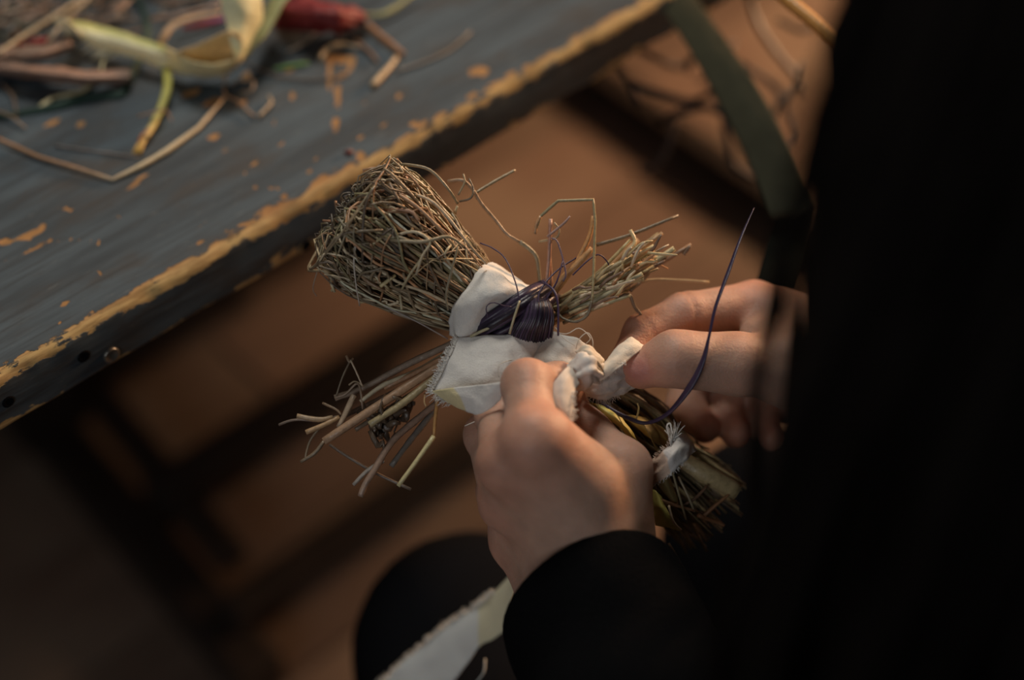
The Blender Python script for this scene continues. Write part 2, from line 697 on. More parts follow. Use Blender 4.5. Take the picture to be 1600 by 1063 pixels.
def smin(a, b, k):
    h = np.maximum(k - np.abs(a - b), 0) / k
    return np.minimum(a, b) - h * h * k * .25


def surface_nets(fn, lo, hi, h):
    lo = np.array(lo); hi = np.array(hi)
    dims = np.ceil((hi - lo) / h).astype(int) + 1
    gx, gy, gz = np.meshgrid(*[np.arange(d) for d in dims], indexing='ij')
    pts = np.stack([gx.ravel(), gy.ravel(), gz.ravel()], 1) * h + lo
    F = np.empty(len(pts))
    CH = 300000
    for i in range(0, len(pts), CH): F[i:i + CH] = fn(pts[i:i + CH])
    F = F.reshape(dims)
    c = [F[i:dims[0] - 1 + i, j:dims[1] - 1 + j, k:dims[2] - 1 + k] for i in (0, 1) for j in (0, 1) for k in (0, 1)]
    S = np.stack(c, -1)
    neg = (S < 0).sum(-1)
    act = (neg > 0) & (neg < 8)
    idx = -np.ones(act.shape, dtype=np.int64)
    cells = np.argwhere(act)
    idx[act] = np.arange(len(cells))
    Sv = S[act]
    off = np.array([(i, j, k) for i in (0, 1) for j in (0, 1) for k in (0, 1)], float)
    acc = np.zeros((len(cells), 3)); cnt = np.zeros(len(cells))
    for a in range(8):
        for b in range(a + 1, 8):
            if np.abs(off[a] - off[b]).sum() != 1: continue
            fa, fb = Sv[:, a], Sv[:, b]
            m = (fa < 0) != (fb < 0)
            t = np.where(m, fa / np.where(m, fa - fb, 1), 0)
            acc += np.where(m[:, None], off[a] + t[:, None] * (off[b] - off[a]), 0)
            cnt += m
    V = (cells + acc / cnt[:, None]) * h + lo
    faces = []
    for ax in range(3):
        o1, o2 = [(1, 2), (2, 0), (0, 1)][ax]
        sl0 = [slice(None)] * 3; sl1 = [slice(None)] * 3
        sl0[ax] = slice(0, dims[ax] - 1); sl1[ax] = slice(1, dims[ax])
        A, B = F[tuple(sl0)], F[tuple(sl1)]
        cr = np.argwhere((A < 0) != (B < 0))
        ok = (cr[:, o1] > 0) & (cr[:, o2] > 0) & (cr[:, o1] < dims[o1] - 1) & (cr[:, o2] < dims[o2] - 1)
        cr = cr[ok]
        s = A[tuple(cr.T)] < 0
        e1 = np.zeros(3, int); e1[o1] = 1
        e2 = np.zeros(3, int); e2[o2] = 1
        q = np.stack([idx[tuple((cr - e1 - e2).T)], idx[tuple((cr - e2).T)], idx[tuple(cr.T)], idx[tuple((cr - e1).T)]], 1)
        q = np.where(s[:, None], q, q[:, ::-1])
        faces.append(q)
    return V, np.concatenate(faces)


def project(V, fn, h, it=2):
    """pull the net onto the true surface"""
    for _ in range(it):
        e = h * .3
        g = np.stack([(fn(V + np.eye(3)[i] * e) - fn(V - np.eye(3)[i] * e)) / (2 * e) for i in range(3)], 1)
        f = fn(V)
        g2 = np.maximum((g * g).sum(1), .3)
        V = V - np.clip(f / g2, -h, h)[:, None] * g
    return V


# ------------------------------------------------------------------ hands
def chain(p, pts, rr, k=.004):
    d = None
    for a, b, ra, rb in zip(pts[:-1], pts[1:], rr[:-1], rr[1:]):
        c = cone(p, a, b, ra, rb)
        d = c if d is None else smin(d, c, k)
    return d


LH = {
    'wrist': P(918, 905, .694), 'fore': None,
    'ib': P(935, 838, .676), 'mb': P(912, 845, .674), 'rb': P(888, 852, .682), 'pb': P(868, 862, .694),
    'i': [P(833, 692, .650), P(824, 602, .674), P(872, 599, .692), P(898, 604, .708)],
    'm': [P(790, 727, .661), P(782, 648, .696), P(822, 632, .716), P(850, 640, .728)],
    'r': [P(791, 787, .686), P(762, 680, .716), P(796, 650, .735), P(835, 648, .744)],
    'p': [P(806, 848, .712), P(777, 768, .742), P(806, 715, .757), P(838, 700, .760)],
    't': [P(972, 842, .690), P(971, 733, .684), P(917, 680, .700), P(880, 632, .706)],
}
LELB = Vector((.11, .195, .60))
RELB = Vector((.40, .33, .63))


def left_hand(p, grow=0.0):
    L = LH
    w = L['wrist']
    fd = (LELB - w).normalized()
    side = P(1000, 890, .690) - P(900, 890, .690)
    side = (side - fd * side.dot(fd)).normalized()
    palm = cone(p, w - side * .010, w - side * .012 + fd * .14, .0190, .026)
    palm = smin(palm, cone(p, w + side * .012, w + side * .013 + fd * .14, .0190, .026), .010)
    palm = smin(palm, cone(p, w - side * .010, L['rb'], .018, .0150), .010)
    palm = smin(palm, cone(p, w + side * .010, L['ib'], .018, .0150), .010)
    for b, f, r0, r1 in (('ib', 'i', .0140, .0112), ('mb', 'm', .0135, .0110), ('rb', 'r', .0135, .0106), ('pb', 'p', .0135, .0100)):
        palm = smin(palm, cone(p, L[b], L[f][0], r0, r1), .010)
    palm = smin(palm, cone(p, P(813, 850, .712), P(873, 945, .704), .0102, .0165), .010)
    # palm side flesh
    for f, g in (('i', 'm'), ('m', 'r'), ('r', 'p')):
        a = (L[f][0] + L[g][0]) / 2 + CF * .004
        b = (L[{'i': 'ib', 'm': 'mb', 'r': 'rb'}[f]] + L[{'m': 'mb', 'r': 'rb', 'p': 'pb'}[g]]) / 2 + CF * .004
        palm = smin(palm, cone(p, a, b, .0095, .013), .012)
    palm = smin(palm, cone(p, P(852, 692, .652), P(915, 748, .667), .0118, .0145), .016)       # first dorsal interosseous
    palm = smin(palm, cone(p, P(900, 750, .671), P(950, 775, .682), .012, .0120), .012)
    th = chain(p, L['t'], (.0150, .0125, .0105, .0090), .006)
    palm = smin(palm, cone(p, L['ib'] + CF * .004, L['t'][1] + CF * .004, .015, .009), .010)
    d = smin(palm, th, .005)
    for f, rr in (('i', (.0118, .0102, .0087, .0074)), ('m', (.0115, .0103, .0088, .0075)), ('r', (.0110, .0097, .0082, .0070)), ('p', (.0100, .0086, .0074, .0064))):
        fi = chain(p, L[f], rr, .005)
        fi = smin(fi, ball(p, L[f][1] - CF * .0012, rr[1] * 1.0), .004)
        d = smin(d, fi, .0045)
    # knuckle heads
    d = smin(d, ball(p, L['i'][0] - CF * .0030 + CU * .002, .0090), .010)
    d = smin(d, ball(p, L['m'][0] - CF * .0035 + CU * .002, .0086), .008)
    d = smin(d, ball(p, L['r'][0] - CF * .0025, .0085), .007)
    for c, a in ((L['i'][1], L['i'][1] - L['i'][0]),):
        a = np.array(a.normalized())
        q = p - np.array(c)
        sx = q @ a
        for o in (-.0045, -.0015, .0015):
            d = d + .00035 * np.exp(-((sx - o) / .0007) ** 2) * np.clip(1.3 - np.linalg.norm(q, axis=1) / .014, 0, 1)
    # extensor tendons
    for a, b in ((L['i'][0] - CF * .010, L['ib'] - CF * .0135), (L['m'][0] - CF * .0095, L['mb'] - CF * .013), (L['r'][0] - CF * .0085, L['rb'] - CF * .0125)):
        d = smin(d, cone(p, a, b, .0022, .0018), .006)
    return d - grow


RH = {
    'wrist': P(1435, 590, .728),
    'ib': P(1385, 560, .735), 'mb': P(1390, 580, .748), 'rb': P(1390, 600, .756), 'pb': P(1385, 622, .757),
    'i': [P(1178, 480, .744), P(1070, 494, .730), P(1006, 522, .722), P(981, 562, .712)],
    'm': [P(1192, 525, .764), P(1080, 588, .770), P(1070, 640, .764), P(1100, 668, .756)],
    'r': [P(1210, 578, .774), P(1140, 600, .776), P(1132, 650, .768), P(1150, 676, .757)],
    'p': [P(1228, 627, .776), P(1196, 622, .772), P(1192, 662, .764), P(1206, 684, .755)],
    't': [P(1305, 585, .712), P(1152, 569, .701), P(1056, 561, .695), P(1002, 576, .699)],
}


def right_hand(p, grow=0.0):
    L = RH
    w = L['wrist']
    fd = (RELB - w).normalized()
    side = CF
    palm = cone(p, w - side * .010, w - side * .010 + fd * .14, .0200, .027)
    palm = smin(palm, cone(p, w + side * .012, w + side * .012 + fd * .14, .0200, .027), .02)
    palm = smin(palm, cone(p, w, L['mb'], .021, .017), .02)
    palm = smin(palm, cone(p, w, L['ib'], .019, .016), .02)
    for b, f, r0, r1 in (('ib', 'i', .0165, .0122), ('mb', 'm', .0165, .0115), ('rb', 'r', .0160, .0110), ('pb', 'p', .0155, .0105)):
        palm = smin(palm, cone(p, L[b], L[f][0], r0, r1), .014)
    palm = smin(palm, cone(p, P(1110, 600, .784), P(1230, 590, .782), .010, .012), .006)
    palm = smin(palm, cone(p, L['t'][0], P(1375, 585, .724), .018, .018), .02)                 # thenar
    palm = smin(palm, cone(p, P(1235, 572, .709), P(1330, 588, .716), .0165, .0185), .02)
    palm = smin(palm, cone(p, P(1215, 520, .735), P(1300, 550, .728), .0120, .0150), .018)      # web
    palm = smin(palm, cone(p, P(1178, 530, .722), P(1240, 545, .718), .0060, .0110), .012)
    d = smin(palm, chain(p, L['t'], (.0175, .0127, .0113, .0092), .006), .010)
    d = smin(d, cone(p, L['t'][1], L['t'][2], .0132, .0118), .004)
    for f, rr in (('i', (.0122, .0108, .0094, .0080)), ('m', (.0115, .0106, .0092, .0078)), ('r', (.0110, .0100, .0088, .0075)), ('p', (.0102, .0088, .0078, .0068))):
        fi = chain(p, L[f], rr, .0035)
        d = smin(d, fi, .0035)
    # thumb nail: a thin plate set into the tip
    n = (-CF * .95 + CU * .22 + Vector((-.2, 0, 0))).normalized()
    ax = (L['t'][3] - L['t'][2]).normalized()
    n = (n - ax * n.dot(ax)).normalized()
    sd = ax.cross(n)
    c = L['t'][3] + n * .0072 + ax * .0018
    rot = np.array([ax, sd, n]).T
    q = p - np.array(c)
    rr = np.sqrt((q @ np.array(ax) / .0072) ** 2 + (q @ np.array(sd) / .0060) ** 2)
    d = d + .0007 * np.exp(-((rr - 1) / .10) ** 2) * np.clip((q @ np.array(n) + .006) / .002, 0, 1)
    # flexor creases on the index finger, wrinkles over the thumb joints
    for c, a, rad, amp, sg in ((L['i'][1], L['i'][1] - L['i'][0], .017, .0011, .0011), (L['i'][2], L['i'][2] - L['i'][1], .014, .0008, .0009),
                               (L['t'][2], L['t'][2] - L['t'][1], .017, .0004, .0008), (L['t'][2] + (L['t'][1] - L['t'][2]) * .06, L['t'][2] - L['t'][1], .017, .0004, .0007),
                               (L['t'][2] - (L['t'][1] - L['t'][2]) * .06, L['t'][2] - L['t'][1], .017, .0004, .0007)):
        a = np.array(a.normalized())
        q = p - np.array(c)
        sx = q @ a
        d = d + amp * np.exp(-(sx / sg) ** 2) * np.clip(1.3 - np.linalg.norm(q, axis=1) / rad, 0, 1)
    return d - grow


def hand_mesh(fn, jt, cut_at, cut_dir):
    allp = [q for k in ('i', 'm', 'r', 'p', 't') for q in jt[k]] + [jt['wrist'], cut_at + cut_dir * .01]
    a = np.array([tuple(q) for q in allp])
    lo, hi = a.min(0) - .028, a.max(0) + .028
    h = .0017
    V, F = surface_nets(fn, lo, hi, h)
    V = project(V, fn, h)
    return V, F


def skin_col(V, jt, nail=None):
    base = np.array((.50, .315, .235))
    red = np.array((.58, .255, .17))
    k = np.zeros(len(V))
    for f in ('i', 'm', 'r', 'p', 't'):
        for j, q in enumerate(jt[f]):
            if f == 't' and j == 0: continue
            rad = (.016, .011, .010, .012)[j]
            k = np.maximum(k, np.exp(-(np.linalg.norm(V - np.array(q), axis=1) / (rad * 1.15)) ** 2) * (.9 if j in (0, 3) else .65))
    c = base[None] * (1 - k[:, None]) + red[None] * k[:, None]
    if nail is not None:
        m = np.clip(1.6 - np.linalg.norm(V - np.array(nail), axis=1) / .0052, 0, 1)[:, None]
        c = c * (1 - m) + np.array((.50, .22, .18)) * m
    return c


# ------------------------------------------------------------------ person
person = thing('person', (.24, .05, 0), 'person in black clothes bending over the straw doll, tying cloth with both hands', 'person')
HEAD = Vector((.187, .30, 1.005))
LOOK = (P(900, 600, .72) - HEAD).normalized()
NECK = Vector((.215, .17, .93))
SHL, SHR = Vector((.04, .07, .86)), Vector((.385, .10, .87))
HIPL, HIPR = Vector((.14, -.06, .535)), Vector((.33, -.06, .535))
KNL, KNR = P(737, 1018, .90), P(1222, 862, .885)
ANL, ANR = Vector((-.05, .40, .085)), Vector((.20, .44, .085))
hx = LOOK.cross(Vector((0, 0, 1))).normalized()           # to the person's right
hu = hx.cross(LOOK).normalized()


def torso(p):
    d = ell(p, (.225, .02, .77), (.155, .105, .17))
    d = smin(d, ell(p, (.235, -.05, .58), (.165, .125, .12)), .08)
    d = smin(d, cone(p, SHL + Vector((.06, 0, .01)), SHR - Vector((.06, 0, -.01)), .062, .062), .06)
    d = smin(d, cone(p, Vector((.22, .06, .87)), NECK, .07, .052), .05)
    return d


def arms(p, lw, rw):
    d = cone(p, SHL, LELB, .054, .041)
    d = smin(d, cone(p, LELB, lw, .041, .029), .02)
    e = smin(cone(p, SHR, RELB, .054, .041), cone(p, RELB, rw, .041, .029), .02)
    return d, e


def legs(p):
    d = None
    for h_, k_, a_ in ((HIPL, KNL, ANL), (HIPR, KNR, ANR)):
        toe = a_ + Vector((-.02, .15, -.05))
        x = cone(p, h_, k_, .080, .054)
        x = smin(x, cone(p, k_, a_, .054, .038), .02)
        x = smin(x, cone(p, a_ + Vector((0, -.02, -.045)), toe, .036, .030), .03)
        d = x if d is None else np.minimum(d, x)
    return d


def head_sdf(p):
    R = np.array([hx, LOOK, hu]).T
    q = (p - np.array(HEAD)) @ R                          # right, forward, up
    d = ell(q, (0, -.012, .018), (.074, .092, .088))
    d = smin(d, ell(q, (0, .022, -.052), (.056, .062, .062)), .04)
    d = smin(d, cone(q, (0, .082, .012), (0, .104, -.026), .0085, .0125), .014)      # nose
    for s in (-1, 1):
        d = smin(d, ell(q, (s * .030, .074, .020), (.022, .012, .007)), .012)        # brows
        d = np.maximum(d, -ball(q, (s * .030, .096, .002), .014) ) if False else smin(d, ball(q, (s * .036, .062, -.030), .018), .02)
        d = smin(d, ell(q, (s * .076, -.012, -.008), (.009, .018, .030)), .006)      # ears
        d = -smin(-d, ball(q, (s * .031, .098, .002), .015), .008)                   # eye sockets
    d = smin(d, ell(q, (0, .084, -.056), (.021, .010, .0045)), .006)
    d = smin(d, ell(q, (0, .083, -.066), (.018, .010, .0050)), .006)
    d = smin(d, ball(q, (0, .070, -.092), .017), .02)
    return d


LCUT = LH['wrist'] + (LELB - LH['wrist']).normalized() * .075
RCUT = RH['wrist'] + (RELB - RH['wrist']).normalized() * .060


def body_sdf(p):
    a, b = arms(p, LH['wrist'], RH['wrist'])
    d = smin(torso(p), np.minimum(a, b), .03)
    d = smin(d, legs(p), .03)
    d = smin(d, head_sdf(p), .02)
    d = smin(d, cone(p, NECK, HEAD - LOOK * .03 - hu * .03, .050, .052), .03)
    return d


def np_bm(V, F):
    me = bpy.data.meshes.new('tmp')
    me.from_pydata(V.tolist(), [], F.tolist())
    bm = bmesh.new()
    bm.from_mesh(me)
    bpy.data.meshes.remove(me)
    return bm


def cut_near(bm, co, no, rad):
    """remove what lies beyond the plane (no) within rad of co; returns the open loop edges"""
    geo = [g for g in list(bm.verts) + list(bm.edges) + list(bm.faces)
           if ((g.co if isinstance(g, bmesh.types.BMVert) else (g.calc_center_median() if isinstance(g, bmesh.types.BMFace) else (g.verts[0].co + g.verts[1].co) / 2)) - co).length < rad]
    bmesh.ops.bisect_plane(bm, geom=geo, plane_co=co, plane_no=no, clear_outer=True)


def build_person():
    V, F = surface_nets(body_sdf, (-.16, -.22, 0), (.52, .66, 1.14), .010)
    bm = np_bm(V, F)
    layers = [(bm, None)]
    ld = (LELB - LH['wrist']).normalized(); rd = (RELB - RH['wrist']).normalized()
    cut_near(bm, LCUT, -ld, .13)
    cut_near(bm, RCUT, -rd, .13)
    cl = bm.loops.layers
    col = bm.verts.layers.float_color.new('Col')
    for v in bm.verts: v[col] = (.50, .31, .23, 1)
    for fn, jt, cut, dr in ((left_hand, LH, LCUT, ld), (right_hand, RH, RCUT, rd)):
        v2, f2 = hand_mesh(fn, jt, cut, dr)
        keep = ((v2 - np.array(cut)) @ np.array(dr)) < 0
        cc = skin_col(v2, jt, RH['t'][3] - CF * .0085 + (RH['t'][3] - RH['t'][2]).normalized() * .002 if jt is RH else None)
        hb = np_bm(v2, f2)
        hb.verts.ensure_lookup_table()
        c2 = hb.verts.layers.float_color.new('Col')
        for i, v in enumerate(hb.verts): v[c2] = (*cc[i], 1)
        bmesh.ops.bisect_plane(hb, geom=list(hb.verts) + list(hb.edges) + list(hb.faces), plane_co=cut, plane_no=dr, clear_outer=True)
        me = bpy.data.meshes.new('t')
        hb.to_mesh(me); hb.free()
        bm.from_mesh(me)
        bpy.data.meshes.remove(me)
        es = [e for e in bm.edges if e.is_boundary and ((e.verts[0].co + e.verts[1].co) / 2 - cut).length < .07
              and abs(((e.verts[0].co + e.verts[1].co) / 2 - cut).dot(dr)) < .002]
        try:
            bmesh.ops.bridge_loops(bm, edges=es)
        except Exception as ex:
            print('bridge', ex)
    wo = ORI['person']
    bmesh.ops.translate(bm, verts=bm.verts, vec=-wo)
    bmesh.ops.recalc_face_normals(bm, faces=bm.faces)
    me = bpy.data.meshes.new('body')
    bm.to_mesh(me); bm.free()
    me.polygons.foreach_set('use_smooth', [True] * len(me.polygons))
    me.materials.append(M_SKIN)
    o = bpy.data.objects.new('body', me)
    COL.objects.link(o)
    o.parent = person
    ORI['body'] = wo
    return o


body = build_person()
for s in (-1, 1):
    e = MB()
    c = HEAD + hx * (s * .031) + LOOK * .074 + hu * .002
    disc_stack(e, c, LOOK, [(.0115 * math.sin(a), -.0115 * math.cos(a)) for a in np.linspace(.2, 2.5, 8)] + [(.0055, .0095), (.0015, .0112)], (.5, .48, .45), 16)
    e.build('eye', M_EYE, person)


# clothes -------------------------------------------------------------
def sdf_part(name, fn, lo, hi, h, col, mat):
    V, F = surface_nets(fn, lo, hi, h)
    b = MB()
    b.v = [Vector(v) for v in V]
    b.f = [tuple(int(i) for i in f) for f in F]
    b.c = [col] * len(V)
    return b.build(name, mat, person)


BLK = (.005, .005, .0055)
LSL = LH['wrist'] + (LELB - LH['wrist']).normalized() * .010
RSL = RH['wrist'] + (RELB - RH['wrist']).normalized() * .004


def jacket_sdf(p):
    a, b = arms(p, LSL, RSL)
    d = smin(torso(p) - .016, smin(a - .012, b - .012, .03), .04)
    d = np.maximum(d, .52 - p[:, 2])
    nk = ((p - np.array(NECK)) @ np.array((HEAD - NECK).normalized())) - .02
    d = np.maximum(d, np.where(np.linalg.norm(p - np.array(NECK), axis=1) < .12, nk, -1))
    ld = np.array((LELB - LH['wrist']).normalized()); rd = np.array((RELB - RH['wrist']).normalized())
    near = np.linalg.norm(p - np.array(LSL), axis=1) < .12
    d = np.maximum(d, np.where(near, -((p - np.array(LSL)) @ ld) + .055, -1))
    near = np.linalg.norm(p - np.array(RSL), axis=1) < .12
    d = np.maximum(d, np.where(near, -((p - np.array(RSL)) @ rd) + .012, -1))
    return d


jacket = sdf_part('jacket', jacket_sdf, (-.10, -.22, .48), (.52, .66, 1.0), .009, BLK, M_BLACK)
trousers = sdf_part('trousers', lambda p: np.maximum(np.maximum(smin(legs(p) - .010, ell(p, (.235, -.06, .575), (.178, .135, .115)), .04), p[:, 2] - .66), .10 - p[:, 2]),
                    (-.16, -.24, .05), (.52, .66, .70), .010, (.006, .0062, .0075), M_BLACK)


def sleeve(elbow, wrist, back, r0, r1, side_stretch, name, nrm, dome=0.0):
    """a knitted sleeve end: a tube with soft folds and a rolled rim at the wrist"""
    b = MB()
    d = (elbow - wrist).normalized()
    u = (nrm - d * nrm.dot(d)).normalized()
    v = d.cross(u)
    n, rings = 48, 34
    base = 0
    prof = []
    for k in range(6): prof.append((.020 - .004 * k, -.0045))                  # inside, going out
    for k in range(7):
        a = math.pi * k / 6
        prof.append((-.0022 * math.sin(a), -.0022 - .0022 * math.cos(a)))
    for k in range(1, 30): prof.append((k * .0055, 0))
    for (l, off) in prof:
        q = back + l
        for k in range(n):
            a = 2 * math.pi * k / n
            f = max(0, l)
            rr = r0 + (r1 - r0) * min(1, f / .16) + off + (.009 * max(0, math.cos(a)) if dome else 0)
            rr += .0030 * math.sin(f * 150 + 1.3 * math.sin(a + 1) + .6 * math.sin(2 * a)) * min(1, f / .02) * (.55 + .45 * math.sin(a * 2 + f * 30))
            p = wrist + d * (q + .003 * math.sin(a * 2 + .6) - dome * math.cos(a) * max(0, 1 - f / .08)) + u * (rr * math.cos(a)) + v * (rr * side_stretch * math.sin(a))
            b.v.append(p); b.c.append(BLK)
    for i in range(len(prof) - 1):
        for k in range(n):
            x = i * n + k; y = i * n + (k + 1) % n
            b.f.append((x, y, y + n, x + n))
    return b.build(name, M_BLACK, person)


sleeve(LELB, LH['wrist'] - Vector((.0015, 0, 0)), .025, .0375, .046, 1.10, 'sleeve', -CF, .028)
sleeve(RELB, RH['wrist'], -.012, .0335, .045, 1.1, 'sleeve', -CF)


# hair: a cap of strands falling forward over the work
def pix(w):
    r = w - CAM
    z = max(.05, r.dot(CF))
    return 800 + r.x / z * FPX, 531.5 - r.dot(CU) / z * FPX


def hair_edge(y):
    return 1258 if y < 400 else (1285 if y < 560 else 1245 - (y - 560) * .42)


def build_hair():
    b = MB()
    rnd = random.Random(5)
    # scalp shell
    R = Matrix((hx, LOOK, hu)).transposed()
    n1, n2 = 26, 16
    base = 0
    for j in range(n2 + 1):
        th = math.pi * .60 * j / n2
        for i in range(n1):
            ph = 2 * math.pi * i / n1
            q = Vector((math.sin(th) * math.cos(ph) * .084, math.sin(th) * math.sin(ph) * .102 - .018, math.cos(th) * .098 + .020))
            if q.y > .045 and q.z < .05: q.y = .045 + (q.y - .045) * .2
            b.v.append(HEAD + R @ q); b.c.append((.006, .0048, .0042))
    for j in range(n2):
        for i in range(n1):
            a = j * n1 + i; c = j * n1 + (i + 1) % n1
            b.f.append((a, c, c + n1, a + n1))
    for k in range(1500):
        ph = rnd.uniform(-math.pi, math.pi)
        th = rnd.uniform(.15, 1.5)
        q = Vector((math.sin(th) * math.cos(ph) * .086, math.sin(th) * math.sin(ph) * .104 - .018, math.cos(th) * .100 + .020))
        if q.y > .06 and abs(q.x) < .05: continue
        p0 = HEAD + R @ q
        out = (R @ Vector((q.x, q.y * .4, 0))).normalized()
        L = rnd.uniform(.20, .48)
        pts = [p0]
        p = p0.copy()
        dirv = (out * .9 + Vector((0, 0, -.3))).normalized()
        for s in range(5):
            dirv = (dirv * .45 + Vector((.10, -.02, -1)) * .6 + Vector((rnd.gauss(0, .09), rnd.gauss(0, .09), 0))).normalized()
            p = p + dirv * (L / 5)
            dx = p - HEAD
            if dx.length < .105: p = HEAD + dx.normalized() * .105
            pts.append(p.copy())
        if min(pix(x)[0] - hair_edge(pix(x)[1]) for x in pts) < (rnd.uniform(-15, 70) if rnd.random() < .97 else -32): continue
        g = rnd.uniform(.7, 1.4)
        b.tube(pts, [.0028, .0032, .003, .0022, .0014, .0004], (.006 * g, .0048 * g, .0042 * g), sides=4, n=9)
    return b.build('hair', M_HAIR, person)


build_hair()

# stool below the person (mostly outside the frame)
stool = thing('stool', (.235, -.07, 0), 'round dark wooden stool under the seated person', 'stool')
mb = MB()
disc_stack(mb, Vector((.235, -.07, .408)), Vector((0, 0, 1)), [(.0, 0), (.16, 0), (.17, .008), (.17, .022), (.16, .03), (.02, .03)], DW, 28)
mb.build('seat', M_DARKWOOD, stool)
for a in (45, 135, 225, 315):
    c, s = math.cos(math.radians(a)), math.sin(math.radians(a))
    mb = MB()
    mb.tube([Vector((.235 + .17 * c, -.07 + .17 * s, 0)), Vector((.235 + .11 * c, -.07 + .11 * s, .409))], [.013, .017], DW, sides=10)
    mb.build('leg', M_DARKWOOD, stool)

# ------------------------------------------------------------------ straw doll
doll = thing('straw_doll', P(860, 600, .735), 'straw doll with folded grass head and twig arms held in both hands', 'doll')
TAN = [(.36, .26, .15), (.25, .19, .12), (.46, .36, .21), (.18, .13, .085), (.32, .27, .18), (.38, .21, .11), (.11, .08, .055), (.27, .24, .13), (.60, .50, .34), (.20, .155, .10)]


def rcol(rnd=random, pal=TAN, j=.15):
    c = rnd.choice(pal)
    g = 1 + rnd.uniform(-j, j)
    return tuple(x * g for x in c)


def straw(pts, wpx, col, name='straw', parent=doll, smooth_=False, sides=6, taper=.85, bumpy=.15, mat=None, d0=None):
    """one stalk through (px,py,d) points; width in photo pixels"""
    b = MB()
    w = [P(*p) for p in pts]
    r = wpx * .5 * pxm(pts[0][2])
    b.tube(w, [r, r, r * taper], col, sides=sides, smooth=smooth_, bumpy=bumpy)
    return b.build(name, mat or M_STEM, parent)


# head: grass stems folded over at the far end
def head_stems():
    rnd = random.Random(3)
    A = P(752, 478, .722)
    B = P(558, 340, .706)
    ax = (B - A); L = ax.length; ax.normalize()
    e2 = (-CF - ax * (-CF).dot(ax)).normalized()
    e1 = ax.cross(e2).normalized()

    def R(s):
        u = max(0, min(1.1, s / L))
        return .0135 + (.0290 - .0135) * (math.sin(min(u, 1) * math.pi / 2) ** .9)

    def pos(s, rho, phi, wob=0):
        r = R(s) * rho
        return A + ax * s + e1 * (r * math.cos(phi) * 1.04) + e2 * (r * math.sin(phi) * .92)

    b = MB()
    for k in range(820):
        phi = rnd.uniform(0, 2 * math.pi)
        rho = math.sqrt(rnd.uniform(.12, 1.02))
        end = L * rnd.uniform(.84, 1.04)
        tw = rnd.gauss(0, .22)
        pts = []
        for i in range(7):
            u = i / 6
            s = -.012 + (end + .012) * u
            pts.append(pos(s, rho * (1 + .05 * math.sin(3 * u + k)), phi + tw * u) + Vector([rnd.gauss(0, .0008) for _ in range(3)]))
        # fold over the end and back into the bundle
        ph2 = phi + rnd.gauss(0, .45)
        r2 = rho * rnd.uniform(.3, .72)
        fold = end + rnd.uniform(.002, .008) * (1.25 - rho)
        mid = (pos(end, rho * .8, phi) + pos(end, r2, ph2)) / 2
        pts.append(pos(fold, rho * .93, phi + tw))
        pts.append(mid + ax * rnd.uniform(.003, .009))
        pts.append(pos(end * .98, r2, ph2))
        pts.append(pos(end * rnd.uniform(.6, .85), r2 * .9, ph2 + .2))
        if rnd.random() < .35: pts = pts[:7 + rnd.randint(0, 2)]
        c = rcol(rnd)
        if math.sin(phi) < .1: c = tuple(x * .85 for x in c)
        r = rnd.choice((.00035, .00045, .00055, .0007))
        if rho < .8: c = tuple(x * .38 for x in c)  # inner stems darkened: shade of the gaps put into the colour
        elif rnd.random() < .3: c = tuple(min(.7, x * 1.5) for x in c)
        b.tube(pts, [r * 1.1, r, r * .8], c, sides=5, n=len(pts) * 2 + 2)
    # tangle lying across the head
    for k in range(46):
        phi = rnd.uniform(.1, math.pi - .1) if rnd.random() < .8 else rnd.uniform(0, 6.28)
        s = L * rnd.uniform(.35, 1.02)
        pts = []
        dphi, ds = rnd.gauss(0, .28), rnd.gauss(.0, .010)
        for i in range(6):
            pts.append(pos(min(L * 1.06, s), rnd.uniform(1.0, 1.07), phi))
            phi += dphi + rnd.gauss(0, .12); s += ds + rnd.gauss(0, .002)
        r = rnd.choice((.0004, .0005, .0007))
        b.tube(pts, [r, r, r * .6], rcol(rnd), sides=5, n=12)
    # short broken ends
    for k in range(36):
        phi = rnd.uniform(0, 6.28)
        s = L * rnd.uniform(.4, 1.03)
        p = pos(s, rnd.uniform(.9, 1.05), phi)
        dv = (ax * rnd.gauss(.2, .8) + e1 * rnd.gauss(0, 1) + e2 * rnd.gauss(.3, .6)).normalized()
        b.tube([p, p + dv * rnd.uniform(.004, .009)], [.0008, .0006], rcol(rnd, [(.50, .42, .24), (.40, .25, .13), (.58, .50, .32)]), sides=5, n=2)
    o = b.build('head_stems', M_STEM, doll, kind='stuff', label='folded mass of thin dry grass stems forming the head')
    # dark inner core so that the bundle is not hollow
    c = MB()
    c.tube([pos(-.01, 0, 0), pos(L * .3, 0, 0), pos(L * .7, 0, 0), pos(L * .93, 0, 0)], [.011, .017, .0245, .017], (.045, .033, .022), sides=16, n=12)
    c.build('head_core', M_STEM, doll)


head_stems()

